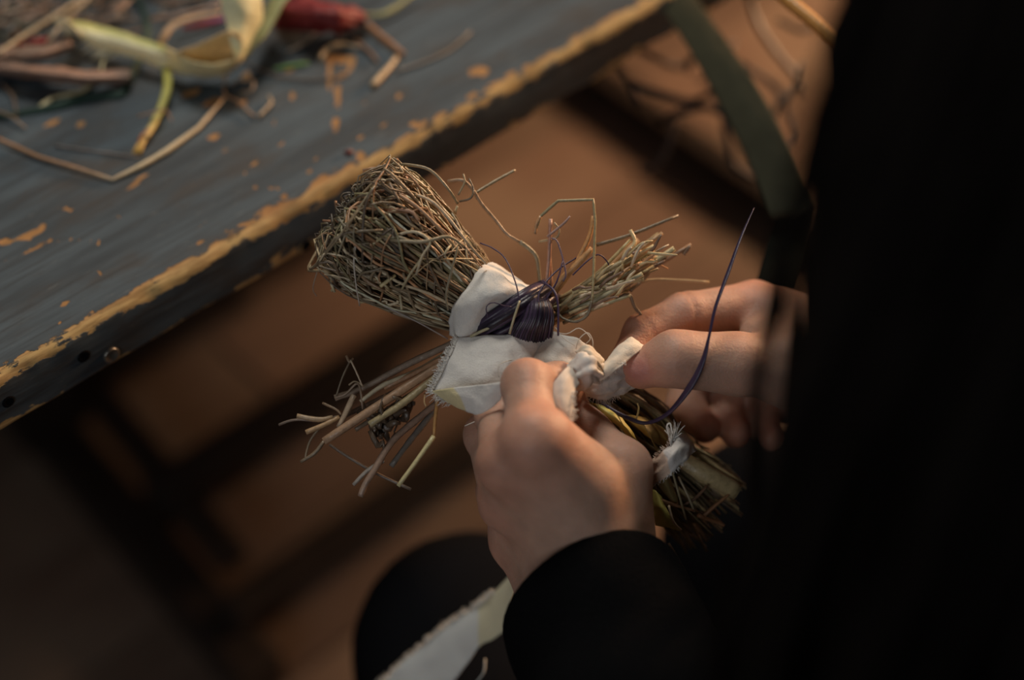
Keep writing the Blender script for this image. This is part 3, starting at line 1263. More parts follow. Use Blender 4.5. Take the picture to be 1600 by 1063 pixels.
# stray stems about the head, each one seen singly
G1, G2, BR, RD, PALE, OLV = (.36, .29, .18), (.27, .23, .15), (.30, .19, .11), (.42, .22, .13), (.62, .52, .32), (.33, .30, .16)
for pts, w, c in [
    ([(565, 326, .692), (556, 385, .688), (553, 410, .688), (557, 450, .692), (562, 478, .70)], 2.6, (.62, .55, .48)),
    ([(612, 258, .71), (640, 258, .703), (672, 266, .70), (700, 295, .70), (715, 318, .705)], 5, G2),
    ([(700, 284, .71), (722, 282, .708), (738, 296, .71), (752, 318, .712), (775, 345, .715), (792, 366, .715), (812, 378, .716)], 6, (.36, .25, .16)),
    ([(812, 378, .716), (826, 388, .717), (838, 402, .718), (842, 425, .72), (845, 455, .72)], 7, G2),
    ([(741, 303, .711), (765, 288, .714), (790, 274, .717), (805, 266, .719)], 5, G1),
    ([(718, 315, .705), (735, 310, .703), (740, 297, .704), (733, 279, .706)], 3.5, (.16, .12, .08)),
    ([(716, 305, .705), (726, 285, .705), (724, 272, .706)], 3.5, G1),
    ([(504, 402, .71), (494, 430, .712), (489, 452, .714), (495, 463, .715)], 1.8, (.30, .24, .19)),
    ([(565, 455, .70), (600, 478, .70), (650, 502, .705), (700, 530, .71)], 2.5, (.42, .38, .36)),
    ([(505, 345, .705), (535, 347, .695), (560, 356, .69), (568, 372, .69)], 4, RD),
    ([(495, 374, .705), (520, 357, .695), (560, 356, .688), (610, 366, .684), (650, 380, .684)], 5, G1),
    ([(600, 375, .686), (645, 362, .683), (672, 378, .682), (660, 400, .682), (650, 430, .684)], 5, (.50, .42, .28)),
    ([(610, 375, .685), (660, 378, .682), (700, 370, .684), (725, 385, .688)], 6, G1),
    ([(716, 385, .69), (705, 425, .69), (697, 460, .692), (700, 485, .695)], 4, G2),
    ([(659, 403, .684), (640, 430, .686), (628, 452, .69)], 4, (.42, .36, .22)),
    ([(556, 418, .694), (572, 438, .69), (600, 455, .69)], 6, BR),
    ([(604, 332, .69), (601, 350, .688), (604, 372, .688)], 4, (.45, .38, .24)),
    ([(594, 448, .69), (618, 430, .69)], 6, (.62, .52, .28)),
    ([(587, 415, .692), (602, 406, .69)], 5, (.60, .52, .30)),
    ([(620, 249, .712), (628, 262, .708), (640, 290, .70), (648, 310, .695)], 5, RD),
    ([(571, 300, .70), (585, 290, .695), (625, 305, .688), (660, 330, .685), (700, 370, .687)], 5, (.46, .29, .17)),
    ([(566, 318, .70), (580, 303, .696), (600, 298, .69)], 6, RD),
    ([(560, 335, .695), (600, 328, .688), (640, 330, .685), (655, 345, .684)], 6, (.44, .24, .14)),
    ([(630, 300, .695), (670, 312, .69), (700, 340, .688), (735, 385, .69), (760, 412, .70)], 5, (.50, .40, .27)),
]:
    straw(pts, w, c, 'stem', smooth_=True)

# arms: twigs right
rt = random.Random(8)
for pts, w, c in [
    ([(850, 512, .722), (958, 452, .716), (1054, 388, .712)], 10, (.44, .40, .24)),
    ([(858, 500, .715), (930, 470, .708), (1004, 428, .704)], 9, (.48, .45, .30)),
    ([(870, 490, .724), (990, 437, .722), (1080, 382, .722)], 7, (.30, .19, .12)),
    ([(865, 480, .72), (960, 420, .718), (1035, 364, .718)], 7, (.48, .32, .18)),
    ([(932, 383, .714), (985, 367, .716), (1060, 337, .720)], 6, (.22, .17, .11)),
    ([(862, 465, .712), (895, 420, .708), (920, 372, .706), (927, 338, .706)], 8, (.58, .30, .12)),
    ([(855, 470, .712), (875, 440, .708), (905, 410, .706), (925, 388, .706)], 11, (.55, .30, .13)),
    ([(853, 462, .712), (858, 400, .708), (860, 342, .706)], 7, (.46, .25, .18)),
    ([(862, 450, .712), (858, 380, .709)], 5, (.50, .30, .20)),
    ([(870, 470, .716), (930, 430, .712), (985, 375, .712)], 6, (.50, .40, .20)),
    ([(870, 500, .718), (940, 440, .714), (1020, 385, .716)], 7, (.42, .25, .13)),
    ([(880, 505, .712), (935, 480, .706), (985, 462, .706)], 6, (.36, .33, .2)),
    ([(1108, 441, .735), (1060, 438, .730), (1012, 438, .724), (980, 455, .718)], 4, (.40, .30, .17)),
    ([(960, 470, .716), (982, 460, .714), (992, 480, .716), (1002, 492, .718)], 6, (.16, .12, .08)),
    ([(985, 455, .716), (1012, 430, .72), (1022, 400, .722)], 5, (.25, .18, .11)),
    ([(985, 360, .712), (992, 380, .71), (975, 400, .708), (972, 425, .708)], 7, (.62, .48, .26)),
    ([(1078, 384, .722), (1068, 398, .722)], 7, (.22, .15, .1)),
    ([(880, 440, .70), (884, 425, .70), (872, 380, .702), (862, 372, .703)], 3, (.20, .14, .18)),
    ([(855, 370, .705), (880, 350, .704), (891, 338, .704)], 4, (.46, .30, .26)),
    ([(842, 378, .712), (868, 372, .708), (874, 360, .707), (866, 348, .706)], 4, (.44, .34, .2)),
]:
    straw(pts, w, c, 'twig', smooth_=True)
# the thin stem bent in a square loop above the arm
straw([(837, 358, .706), (845, 338, .706), (858, 326, .706), (872, 314, .706), (927, 312, .706), (930, 345, .704), (927, 440, .700), (925, 470, .698)], 5, (.36, .30, .17), 'bent_stem', smooth_=False)
straw([(925, 470, .698), (918, 492, .70), (900, 503, .702), (880, 498, .705), (868, 485, .71)], 5, (.18, .15, .10), 'bent_stem', smooth_=True)
straw([(845, 338, .706), (838, 352, .706), (836, 366, .706)], 6, (.50, .28, .14), 'leaf_tip', smooth_=True)
b = MB()
for k in range(70):                                          # crushed filling of the bundle
    u0 = rt.uniform(0, .35); u1 = rt.uniform(.45, 1.0)
    o0, o1 = rt.gauss(0, 9), rt.gauss(0, 17)
    x0, y0 = 860 + 170 * u0, 492 - 95 * u0 + o0
    x1, y1 = 860 + 170 * u1, 492 - 95 * u1 + o1 * (1 - .3 * u1)
    d = rt.uniform(.708, .732)
    b.tube([P(x0, y0, d), P((x0 + x1) / 2 + rt.gauss(0, 4), (y0 + y1) / 2 + rt.gauss(0, 4), d), P(x1, y1, d)], rt.choice((.0006, .0009, .0013)), rcol(rt, [(.44, .38, .22), (.5, .3, .15), (.34, .28, .16), (.25, .16, .1), (.55, .46, .26)]), sides=5, n=5)
for k in range(34):
    u = rt.uniform(.2, .9)
    x, y = 860 + 170 * u + rt.gauss(0, 6), 492 - 95 * u + rt.gauss(0, 16)
    d = rt.uniform(.700, .712)
    p = P(x, y, d)
    q = [p]
    dv = (P(x + 60, y - 40 + rt.gauss(0, 30), d + rt.gauss(0, .008)) - p).normalized() * rt.uniform(.002, .005)
    for i in range(3): q.append(q[-1] + dv + Vector([rt.gauss(0, .0007) for _ in range(3)]))
    b.tube(q, [.0007, .0008, .0004], rcol(rt, [(.55, .45, .25), (.5, .28, .14), (.20, .13, .09), (.6, .5, .36)]), sides=5, n=6)
b.build('arm_filling', M_STEM, doll, kind='stuff', label='crushed straw between the twigs of the arm')

# arms: twigs left
for pts, w, c in [
    ([(745, 515, .716), (704, 538, .714), (640, 568, .712), (566, 607, .710), (523, 622, .708)], 11, (.32, .24, .18)),
    ([(730, 545, .712), (683, 574, .706), (600, 628, .698), (506, 690, .694)], 14, (.46, .29, .18)),
    ([(730, 558, .711), (678, 592, .704), (630, 630, .698), (577, 664, .695)], 12, (.42, .34, .19)),
    ([(710, 545, .712), (660, 575, .71), (628, 590, .706), (597, 603, .704), (563, 628, .703)], 8, (.50, .43, .30)),
    ([(553, 618, .704), (543, 640, .702), (529, 668, .70)], 10, (.48, .36, .25)),
    ([(690, 625, .712), (656, 652, .708), (613, 690, .702), (585, 735, .698), (571, 757, .697), (563, 776, .697)], 11, (.34, .23, .17)),
    ([(690, 625, .716), (670, 652, .712), (640, 690, .708), (611, 729, .705)], 10, (.17, .15, .13)),
    ([(684, 618, .700), (680, 655, .698), (678, 682, .697)], 6, (.52, .28, .10)),
    ([(678, 682, .697), (655, 715, .694), (622, 760, .692)], 8, (.60, .52, .28)),
    ([(642, 765, .704), (588, 740, .706), (545, 715, .708), (515, 695, .71)], 5, (.17, .13, .10)),
    ([(436, 664, .71), (452, 658, .708), (470, 656, .706), (500, 658, .704), (530, 650, .704)], 4, (.24, .18, .14)),
    ([(464, 650, .702), (498, 656, .702), (520, 652, .703)], 8, (.42, .29, .17)),
    ([(478, 676, .699), (509, 663, .70), (530, 652, .702)], 8, (.50, .32, .17)),
    ([(548, 562, .705), (535, 590, .705), (525, 620, .706)], 3, (.20, .16, .11)),
    ([(548, 563, .703), (556, 580, .702), (566, 603, .702)], 3, (.55, .44, .32)),
    ([(541, 556, .705), (546, 566, .704), (552, 560, .704)], 4, (.25, .18, .12)),
    ([(500, 668, .70), (484, 690, .70), (476, 720, .70)], 4, (.26, .19, .12)),
    ([(506, 690, .698), (492, 708, .698), (470, 722, .70)], 6, (.24, .18, .12)),
    ([(523, 622, .706), (540, 616, .705), (560, 600, .704), (567, 640, .702)], 4, (.28, .2, .14)),
    ([(545, 602, .706), (555, 596, .705), (568, 604, .703)], 3, (.36, .27, .17)),
    ([(504, 630, .706), (525, 640, .704), (533, 648, .703)], 4, (.30, .2, .12)),
    ([(700, 560, .715), (640, 600, .715), (560, 640, .712), (528, 655, .71)], 8, (.20, .13, .09)),
    ([(690, 590, .716), (650, 612, .716), (590, 650, .714), (555, 672, .712)], 8, (.22, .16, .11)),
    ([(600, 720, .700), (575, 735, .70), (552, 758, .70)], 7, (.38, .33, .28)),
    ([(700, 555, .708), (655, 580, .706), (600, 607, .705)], 9, (.36, .20, .11)),
    ([(664, 615, .702), (663, 628, .70), (666, 636, .70)], 3, (.55, .36, .18)),
]:
    straw(pts, w, c, 'twig', smooth_=True)
b = MB()
for k in range(26):
    x, y = rt.uniform(577, 640), 0
    y = 668 - (x - 577) * .55 + rt.gauss(0, 7)
    p = P(x, y, rt.uniform(.702, .710))
    q = [p]
    for i in range(3): q.append(q[-1] + Vector([rt.gauss(0, .003) for _ in range(3)]))
    b.tube(q, [.0012, .0018, .0008], rcol(rt, [(.09, .06, .04), (.13, .09, .06)]), sides=5, n=6, flat=.4)
b.build('withered_leaf', M_STEM, doll, kind='stuff', label='dark crumpled dry leaves under the twigs')

# cotton: collar, wrapped chest, knot, tail
WH = (.74, .72, .68)
CREAM = (.72, .63, .38)


def net(rows):
    return [[P(*q) for q in r] for r in rows]


b = MB()
g = b.patch(net([
    [(700, 524, .714), (702, 494, .704), (716, 464, .700), (738, 436, .702), (752, 420, .708), (766, 414, .715), (790, 424, .722)],
    [(708, 528, .706), (720, 499, .697), (738, 470, .693), (757, 446, .694), (772, 430, .700), (790, 432, .708), (812, 436, .717)],
    [(720, 530, .704), (737, 505, .696), (757, 481, .692), (778, 460, .692), (798, 449, .697), (815, 445, .705), (830, 442, .714)],
    [(738, 530, .706), (756, 510, .700), (778, 489, .698), (802, 470, .698), (822, 459, .701), (836, 452, .706), (846, 448, .714)]]),
    nu=46, nv=26, wr=.0024, ws=62, col=WH, seed=4)
collar = b.build('collar_cloth', M_CLOTH, doll, label='white cotton rag wrapped round the neck')


def stain(u, v):
    return CREAM if u < .32 else WH


b = MB()
main = b.patch(net([
    [(714, 528, .703), (750, 525, .698), (790, 522, .696), (830, 519, .697), (860, 516, .700)],
    [(702, 553, .699), (742, 551, .694), (782, 548, .692), (818, 545, .694), (848, 540, .697)],
    [(688, 582, .698), (732, 580, .692), (772, 577, .690), (808, 572, .692), (836, 566, .695)],
    [(673, 613, .697), (722, 612, .691), (765, 608, .690), (800, 604, .692), (828, 596, .695)]]),
    nu=44, nv=32, wr=.0013, ws=75, col=WH, seed=1)
fold = b.patch(net([
    [(674, 612, .6965), (700, 607, .688), (735, 603, .682), (762, 600, .676), (784, 597, .674)],
    [(692, 624, .694), (712, 622, .686), (742, 622, .681), (764, 617, .676), (786, 611, .675)],
    [(716, 636, .694), (724, 641, .690), (745, 648, .683), (764, 640, .679), (783, 626, .678)]]),
    nu=36, nv=14, wr=.0010, ws=90, colfn=stain, seed=2)
right = b.patch(net([
    [(858, 516, .6985), (880, 524, .698), (905, 531, .700), (926, 544, .704), (940, 562, .708)],
    [(842, 543, .6955), (868, 546, .694), (894, 552, .695), (916, 562, .698), (934, 574, .702)],
    [(828, 570, .694), (856, 572, .692), (882, 577, .692), (906, 584, .694), (926, 592, .698)],
    [(815, 600, .696), (845, 602, .700), (870, 606, .702), (895, 610, .702), (914, 612, .702)]]),
    nu=36, nv=26, wr=.0014, ws=80, col=(.70, .68, .64), seed=7, ridges=.0004, nr=4)
chest = b.build('chest_cloth', M_CLOTH, doll, label='torn white cotton strip wrapped round the chest with a frayed end')
b = MB()
b.fringe([P(714, 528, .702), P(702, 553, .698), P(688, 582, .697), P(672, 613, .696)], (P(660, 565, .704) - P(700, 580, .704)).normalized(), 260, (.0008, .0030), .0002, (.8, .78, .74))
b.fringe([P(672, 613, .696), P(692, 624, .693), P(706, 632, .693)], (P(660, 625, .704) - P(680, 615, .704)).normalized(), 50, (.0015, .004), .00014, WH)
b.build('frayed_edge', M_THREAD, chest, kind='stuff')
b = MB()
for pts in [[(783, 618, .688), (786, 604, .686), (795, 598, .685), (797, 606, .684), (790, 622, .684), (788, 636, .684), (770, 650, .688), (745, 658, .692), (726, 666, .694)],
            [(860, 517, .697), (885, 522, .694), (905, 513, .694), (922, 528, .694), (915, 538, .694)],
            [(900, 545, .692), (905, 530, .690), (918, 520, .690), (926, 532, .690), (926, 548, .690)],
            [(898, 540, .692), (880, 528, .694), (868, 512, .697)],
            [(780, 590, .682), (779, 572, .682), (790, 565, .684), (800, 563, .69)]]:
    b.tube([P(*p) for p in pts], .00022, (.70, .66, .58), sides=5)
b.build('loose_thread', M_THREAD, chest)

b = MB()
b.patch(net([                                               # lump of the knot
    [(884, 572, .688), (898, 556, .683), (918, 549, .683), (936, 556, .690)],
    [(884, 586, .682), (902, 574, .676), (924, 566, .676), (942, 574, .686)],
    [(890, 600, .682), (908, 590, .676), (928, 583, .677), (940, 590, .686)],
    [(902, 612, .690), (914, 607, .684), (928, 600, .685), (936, 602, .692)]]),
    nu=24, nv=20, wr=.0018, ws=130, col=(.70, .67, .63), seed=3, ridges=.0013, nr=3)
b.patch(net([
    [(896, 548, .690), (918, 541, .687), (938, 556, .690), (948, 575, .694)],
    [(905, 560, .686), (924, 556, .681), (938, 570, .684), (942, 588, .690)],
    [(915, 575, .686), (930, 574, .681), (938, 584, .685), (936, 598, .690)]]),
    nu=22, nv=16, wr=.0014, ws=140, col=(.68, .60, .49), seed=9, ridges=.0011, nr=3)
b.build('knot', M_CLOTH, doll, label='half tied white cotton knot')
b = MB()
b.patch(net([
    [(890, 569, .680), (898, 580, .676), (906, 600, .676)],
    [(876, 584, .672), (886, 594, .669), (897, 612, .670)],
    [(861, 608, .668), (877, 616, .664), (895, 626, .666)],
    [(866, 634, .664), (880, 639, .661), (897, 643, .663)],
    [(888, 660, .662), (891, 661, .661), (895, 660, .662)]]),
    nu=16, nv=26, wr=.0009, ws=100, col=(.72, .64, .56), seed=5)
tail = b.build('strip_tail', M_CLOTH, doll, label='short tail of the cotton strip lying over the left hand')
b = MB()
b.fringe([P(896, 612, .668), P(895, 626, .664), P(897, 643, .661), P(893, 660, .660)], Vector((1, 0, 0)), 40, (.0008, .002), .00014, WH)
b.tube([P(893, 655, .660), P(889, 662, .659), P(897, 668, .659), P(902, 676, .660)], .0003, WH, sides=5)
b.build('frayed_edge', M_THREAD, tail, kind='stuff')
b = MB()
b.patch(net([
    [(930, 586, .690), (946, 562, .692), (962, 545, .696), (984, 528, .700), (996, 531, .704)],
    [(932, 592, .688), (950, 572, .686), (970, 553, .689), (992, 537, .694), (1004, 538, .700)],
    [(936, 597, .688), (956, 584, .686), (978, 566, .689), (1000, 548, .694), (1016, 541, .700)]]),
    nu=28, nv=14, wr=.0010, ws=110, col=(.74, .68, .58), seed=6)
b.patch(net([
    [(932, 588, .692), (950, 580, .692), (972, 570, .696), (1000, 560, .706)],
    [(920, 602, .692), (944, 598, .690), (972, 590, .694), (1004, 582, .706)],
    [(911, 612, .694), (940, 614, .691), (970, 606, .696), (1006, 598, .706)],
    [(916, 622, .698), (944, 623, .695), (968, 616, .699), (1000, 606, .707)]]),
    nu=28, nv=18, wr=.0016, ws=120, col=WH, seed=8, ridges=.0006, nr=3)
pull = b.build('strip_end', M_CLOTH, doll, label='end of the cotton strip pinched by the right hand')
b = MB()
b.fringe([P(916, 622, .698), P(944, 623, .695), P(968, 616, .699)], -CU, 60, (.001, .0035), .00014, WH)
b.fringe([P(936, 597, .688), P(956, 584, .686), P(978, 566, .688)], -CU, 30, (.0006, .0015), .00014, WH)
b.build('frayed_edge', M_THREAD, pull, kind='stuff')

# purple raffia wound round the neck, with its long free end
PUR = [(.030, .018, .042), (.022, .014, .032), (.048, .030, .064), (.015, .010, .022)]
rp = random.Random(21)
b = MB()
for k in range(16):                                          # band running up to the right
    o = rp.uniform(-1, 1)
    w = rp.uniform(.0010, .0022)
    nx, ny = .53 * 20 * o, .85 * 20 * o
    d = .7005 - .004 * (1 - o * o) + rp.uniform(-.001, .001)
    b.tube([P(728 + nx + rp.gauss(0, 3), 534 + ny * .5, d + .014), P(760 + nx, 514 + ny * .8, d), P(800 + nx, 490 + ny, d - .003), P(834 + nx, 468 + ny, d), P(862 + nx, 450 + ny * .6, d + .016)],
           [w, w, w * 1.1], rcol(rp, PUR, .2), sides=6, n=14, flat=.28)
for k in range(18):                                          # bunch turning down on the right
    o = k / 17
    w = rp.uniform(.0010, .0020)
    x0, x1 = 818 + 34 * o, 790 + 66 * o
    d = .697 - .004 * math.sin(o * math.pi)
    b.tube([P(x0, 458 + 12 * o, d + .010), P(x0 + 4, 472, d), P((x0 + x1) / 2 + 9, 494, d - .003), P(x1 + 4, 522, d), P(x1, 545, d + .010)], [w * .8, w, w], rcol(rp, PUR, .2), sides=6, n=12, flat=.3)
b.tube([P(735, 530, .718), P(800, 496, .714), P(848, 478, .720)], [.012, .0140, .006], (.012, .008, .018), sides=14, n=10)
raf = b.build('raffia_band', M_RAFFIA, doll, label='dark purple raffia wound round the neck')
b = MB()
b.tube([P(930, 622, .712), P(955, 640, .705), P(985, 655, .700), P(1012, 661, .697), P(1045, 645, .690), P(1078, 605, .684), P(1098, 565, .680), P(1108, 525, .679), P(1118, 480, .681), P(1138, 425, .688), P(1158, 370, .696), P(1178, 325, .706)],
       [.0008, .0010, .0010, .0008, .0011, .0019, .0016, .0008, .0010, .0012, .0008, .0003], (.032, .022, .058), sides=8, n=70, flat=.4)
b.build('raffia_end', M_RAFFIA, doll, label='long free end of purple raffia looping past the right hand')
for pts, w in [([(812, 470, .690), (805, 440, .692), (790, 405, .698), (770, 388, .702), (750, 380, .704)], 2.5),
               ([(852, 470, .695), (870, 440, .694), (880, 405, .698)], 3),
               ([(848, 440, .698), (866, 455, .692), (872, 480, .690), (872, 525, .690)], 4),
               ([(895, 430, .700), (918, 408, .702), (935, 398, .704), (948, 408, .706), (955, 425, .708)], 2.5),
               ([(762, 496, .690), (760, 480, .689), (770, 473, .688), (788, 478, .690), (800, 480, .692)], 2),
               ([(846, 500, .690), (842, 460, .694), (868, 425, .702), (905, 400, .708)], 3)]:
    straw(pts, w, (.055, .035, .085), 'raffia_strand', mat=M_RAFFIA, smooth_=True, sides=5)
straw([(796, 522, .690), (804, 495, .689), (812, 470, .690)], 4, (.45, .40, .26), 'stem', smooth_=True)
straw([(735, 526, .698), (752, 518, .696), (770, 510, .695)], 5, (.40, .36, .22), 'stem', smooth_=True)

# skirt: stems and husk strips below the hands
b = MB()
rs = random.Random(14)
A0, A1 = P(890, 600, .732), P(1130, 812, .748)
ax = (A1 - A0).normalized()
e2 = (-CF - ax * (-CF).dot(ax)).normalized(); e1 = ax.cross(e2)
LL = (A1 - A0).length


def spos(u, rho, phi):
    r = .016 + .006 * max(0, (u - .55) / .45) + (.006 * math.exp(-((u - .35) / .2) ** 2))
    return A0 + ax * (LL * u) + e1 * (r * rho * math.cos(phi)) + e2 * (r * rho * math.sin(phi))


for k in range(260):
    phi = rs.uniform(0, 6.28); rho = math.sqrt(rs.uniform(.1, 1.05))
    u0 = rs.uniform(0, .3); u1 = rs.uniform(.7, 1.0)
    tw = rs.gauss(0, .35)
    pts = [spos(u0 + (u1 - u0) * i / 5, rho * (1 + .5 * max(0, i / 5 - .7) * rs.random()), phi + tw * i / 5) + Vector([rs.gauss(0, .0009) for _ in range(3)]) for i in range(6)]
    r = rs.choice((.0005, .0007, .0010))
    b.tube(pts, [r, r, r * .7], rcol(rs, [(.30, .25, .14), (.22, .18, .11), (.38, .33, .17), (.16, .11, .07), (.45, .38, .22)]), sides=5, n=9)
b.build('skirt_stems', M_STEM, doll, kind='stuff', label='mass of thin dark stems forming the skirt')
b = MB()
b.tube([spos(.0, 0, 0), spos(.3, 0, 0), spos(.6, 0, 0), spos(.86, 0, 0)], [.012, .016, .013, .008], (.025, .018, .012), sides=14, n=10)
b.build('body_core', M_STEM, doll)
YG, YG2 = (.52, .46, .13), (.46, .38, .10)
for rows, c in [
    ([[(918, 628, .708), (934, 632, .705), (948, 636, .708)], [(945, 652, .703), (958, 650, .700), (970, 652, .704)], [(972, 672, .703), (984, 676, .700), (992, 682, .704)], [(1002, 702, .706), (1008, 706, .704), (1012, 712, .707)]], YG),
    ([[(972, 650, .712), (990, 648, .710), (1008, 652, .714)], [(990, 664, .708), (1010, 668, .705), (1026, 674, .709)], [(1008, 682, .708), (1020, 688, .705), (1032, 696, .709)]], (.58, .50, .20)),
    ([[(1004, 655, .716), (1024, 662, .713), (1040, 672, .717)], [(1020, 672, .712), (1040, 684, .708), (1054, 698, .714)], [(1034, 696, .714), (1046, 706, .711), (1054, 716, .716)]], (.44, .30, .09)),
    ([[(1018, 765, .706), (1026, 768, .704), (1034, 776, .706)], [(1020, 795, .705), (1034, 796, .702), (1046, 804, .705)], [(1024, 822, .708), (1040, 824, .706), (1062, 830, .710)]], YG),
    ([[(1022, 735, .709), (1036, 738, .706), (1046, 744, .709)], [(1030, 760, .708), (1044, 762, .705), (1056, 770, .709)], [(1050, 786, .711), (1056, 790, .710), (1062, 794, .712)]], (.34, .28, .12)),
]:
    q = MB()
    q.patch(net(rows), nu=10, nv=16, th=.0005, wr=.0006, ws=200, col=c, ridges=0)
    q.build('husk_strip', M_HUSK, doll, label='yellow green husk strip laid along the skirt')
q = MB()
q.tube([P(1062, 716, .716), P(1105, 742, .716), P(1152, 768, .720)], [.0040, .0046, .0044], (.46, .36, .19), sides=10, n=8, flat=.6)
q.build('stalk', M_STEM, doll, label='thick olive tan stalk end')
for pts, w, c in [([(1025, 778, .704), (1050, 788, .706), (1085, 798, .71)], 5, (.40, .22, .12)), ([(1060, 745, .708), (1075, 775, .708), (1085, 800, .71)], 4, (.45, .38, .25)),
                  ([(1045, 790, .702), (1052, 815, .703), (1064, 828, .706)], 4, (.55, .42, .28)), ([(1100, 806, .716), (1118, 790, .716), (1140, 772, .718)], 6, (.38, .20, .1)),
                  ([(1090, 806, .716), (1120, 816, .72), (1132, 822, .72)], 6, (.40, .2, .1)), ([(992, 662, .700), (998, 640, .70), (996, 630, .70)], 3, (.6, .5, .2)),
                  ([(1004, 660, .704), (1020, 690, .703), (1030, 712, .706)], 3, (.55, .48, .22)), ([(1045, 850, .715), (1062, 880, .72), (1075, 905, .725)], 5, (.36, .28, .17)),
                  ([(1040, 700, .705), (1060, 770, .704), (1072, 812, .708)], 4, (.34, .28, .16)), ([(1105, 760, .712), (1085, 780, .71), (1062, 792, .71)], 5, (.22, .13, .08))]:
    straw(pts, w, c, 'stem', smooth_=True)
# rag tied round the skirt
b = MB()
b.patch(net([
    [(1012, 728, .700), (1034, 706, .690), (1052, 688, .691), (1066, 676, .702)],
    [(1016, 744, .697), (1040, 722, .686), (1060, 700, .686), (1078, 684, .698)],
    [(1020, 760, .700), (1046, 742, .690), (1070, 722, .690), (1090, 704, .702)]]),
    nu=26, nv=14, wr=.0014, ws=120, colfn=lambda u, v: (.70, .52, .40) if u < .35 else (.66, .63, .60), seed=12, ridges=.0006, nr=2)
tie = b.build('skirt_tie', M_CLOTH, doll, label='white rag tied round the skirt')
b = MB()
b.fringe([P(1048, 694, .688), P(1052, 686, .690), P(1058, 680, .692)], CU, 46, (.002, .0065), .00022, WH)
b.tube([P(1048, 690, .689), P(1042, 668, .688), P(1047, 662, .688), P(1050, 676, .688)], .0004, WH, sides=5)
b.fringe([P(1012, 728, .700), P(1034, 706, .690), P(1052, 688, .691)], (CU + Vector((-1, 0, 0))).normalized(), 50, (.001, .002), .00016, (.7, .55, .45))
b.fringe([P(1020, 760, .700), P(1046, 742, .690), P(1070, 722, .690)], -CU, 30, (.001, .002), .00016, WH)
b.build('frayed_edge', M_THREAD, tie, kind='stuff')

# loose strip of cotton lying over the knee
b = MB()
rows = [[(815, 880, .775), (800, 935, .770), (790, 985, .772)],
        [(772, 925, .780), (776, 960, .775), (770, 1000, .775)],
        [(745, 948, .788), (748, 975, .782), (748, 1012, .780)],
        [(690, 985, .796), (705, 1015, .790), (720, 1050, .786)],
        [(640, 1028, .806), (660, 1055, .800), (690, 1090, .794)],
        [(590, 1075, .815), (620, 1110, .808), (650, 1150, .800)]]
b.patch(net(rows), nu=14, nv=44, wr=.0015, ws=45, colfn=lambda u, v: (.66, .62, .44) if v < .40 else (.66, .68, .66), seed=3)
strip = b.build('cotton_strip', M_CLOTH)
tag(strip, 'torn white cotton strip hanging over the black knee below the left sleeve', 'cloth strip')
b = MB()
b.fringe([P(*r[0]) for r in rows[1:]], (P(600, 900, .8) - P(650, 950, .8)).normalized(), 420, (.001, .0032), .00018, (.72, .72, .68))
b.build('frayed_edge', M_THREAD, strip, kind='stuff')
straw([(758, 1030, .775), (756, 1050, .772), (745, 1066, .772)], 3, (.6, .6, .55), 'loose_thread', parent=strip, smooth_=True, mat=M_THREAD)


# ------------------------------------------------------------------ scraps on the table
def scrap(name, label, cat, pts, wpx, col, mat=M_STEM, flat=1.0, smooth_=True, taper=.8, sides=7, group=None, bumpy=.15, n=None):
    """one loose stalk or ribbon lying on the table: pts = (px, py, height of its centre)"""
    b = MB()
    w = [T(*p) for p in pts]
    d = (w[0] - CAM).dot(CF)
    r = [x * .5 * pxm(d) for x in (wpx if isinstance(wpx, (list, tuple)) else (wpx, wpx, wpx * taper))]
    b.tube(w, r, col, sides=sides, smooth=smooth_, bumpy=bumpy, flat=flat, n=n)
    o = b.build(name, mat)
    return tag(o, label, cat, group)


def tnet(rows):
    return [[T(*q) for q in r] for r in rows]


husk = thing('corn_husk', T(250, 100), 'large pale yellow corn husk curling up on the blue table', 'husk')
HC = [(.62, .56, .30), (.66, .58, .36), (.60, .46, .24)]
b = MB()
g = b.patch(tnet([
    [(94, 28, .012), (130, 34, .014), (175, 46, .015), (222, 60, .016), (262, 75, .018), (296, 94, .022), (332, 102, .022), (362, 96, .024), (378, 84, .026)],
    [(102, 42, .012), (140, 55, .014), (184, 67, .014), (228, 80, .014), (264, 93, .013), (298, 106, .014), (334, 112, .014), (362, 104, .016), (378, 90, .018)],
    [(116, 58, .006), (152, 76, .007), (192, 87, .006), (232, 97, .005), (260, 109, .004), (298, 119, .004), (338, 121, .004), (362, 110, .006), (376, 96, .008)]]),
    nu=60, nv=18, th=.0006, wr=.0012, ws=60, colfn=lambda u, v: ((.62, .62, .24) if v < .25 and u < .55 else (.80, .76, .50)) if u < .5 else (.78, .66, .38), ridges=.00035, nr=6)
for k in range(26):                                          # frayed end
    v = random.random()
    p = T(94 + 24 * v, 30 + 25 * v, .024 - .014 * v)
    dv = (T(60, 30 + 20 * v, .024 - .014 * v) - p).normalized()
    b.tube([T(110 + 24 * v, 36 + 27 * v, .024 - .014 * v), p, p + dv * random.uniform(.001, .006)], [.0007, .0006, .0002], (.66, .60, .40), sides=4, n=4)
for (x, y, n_) in ((150, 74, 10), (170, 80, 8)):
    for k in range(n_):
        p = T(x + random.uniform(-14, 14), y + random.uniform(-3, 3), .008)
        b.tube([p, p + (T(x - 20, y + 12, .004) - T(x, y, .008)) * random.uniform(.5, 1.1)], [.0007, .0003], (.66, .60, .42), sides=4, n=3)
b.build('front_blade', M_HUSK, husk)
b = MB()
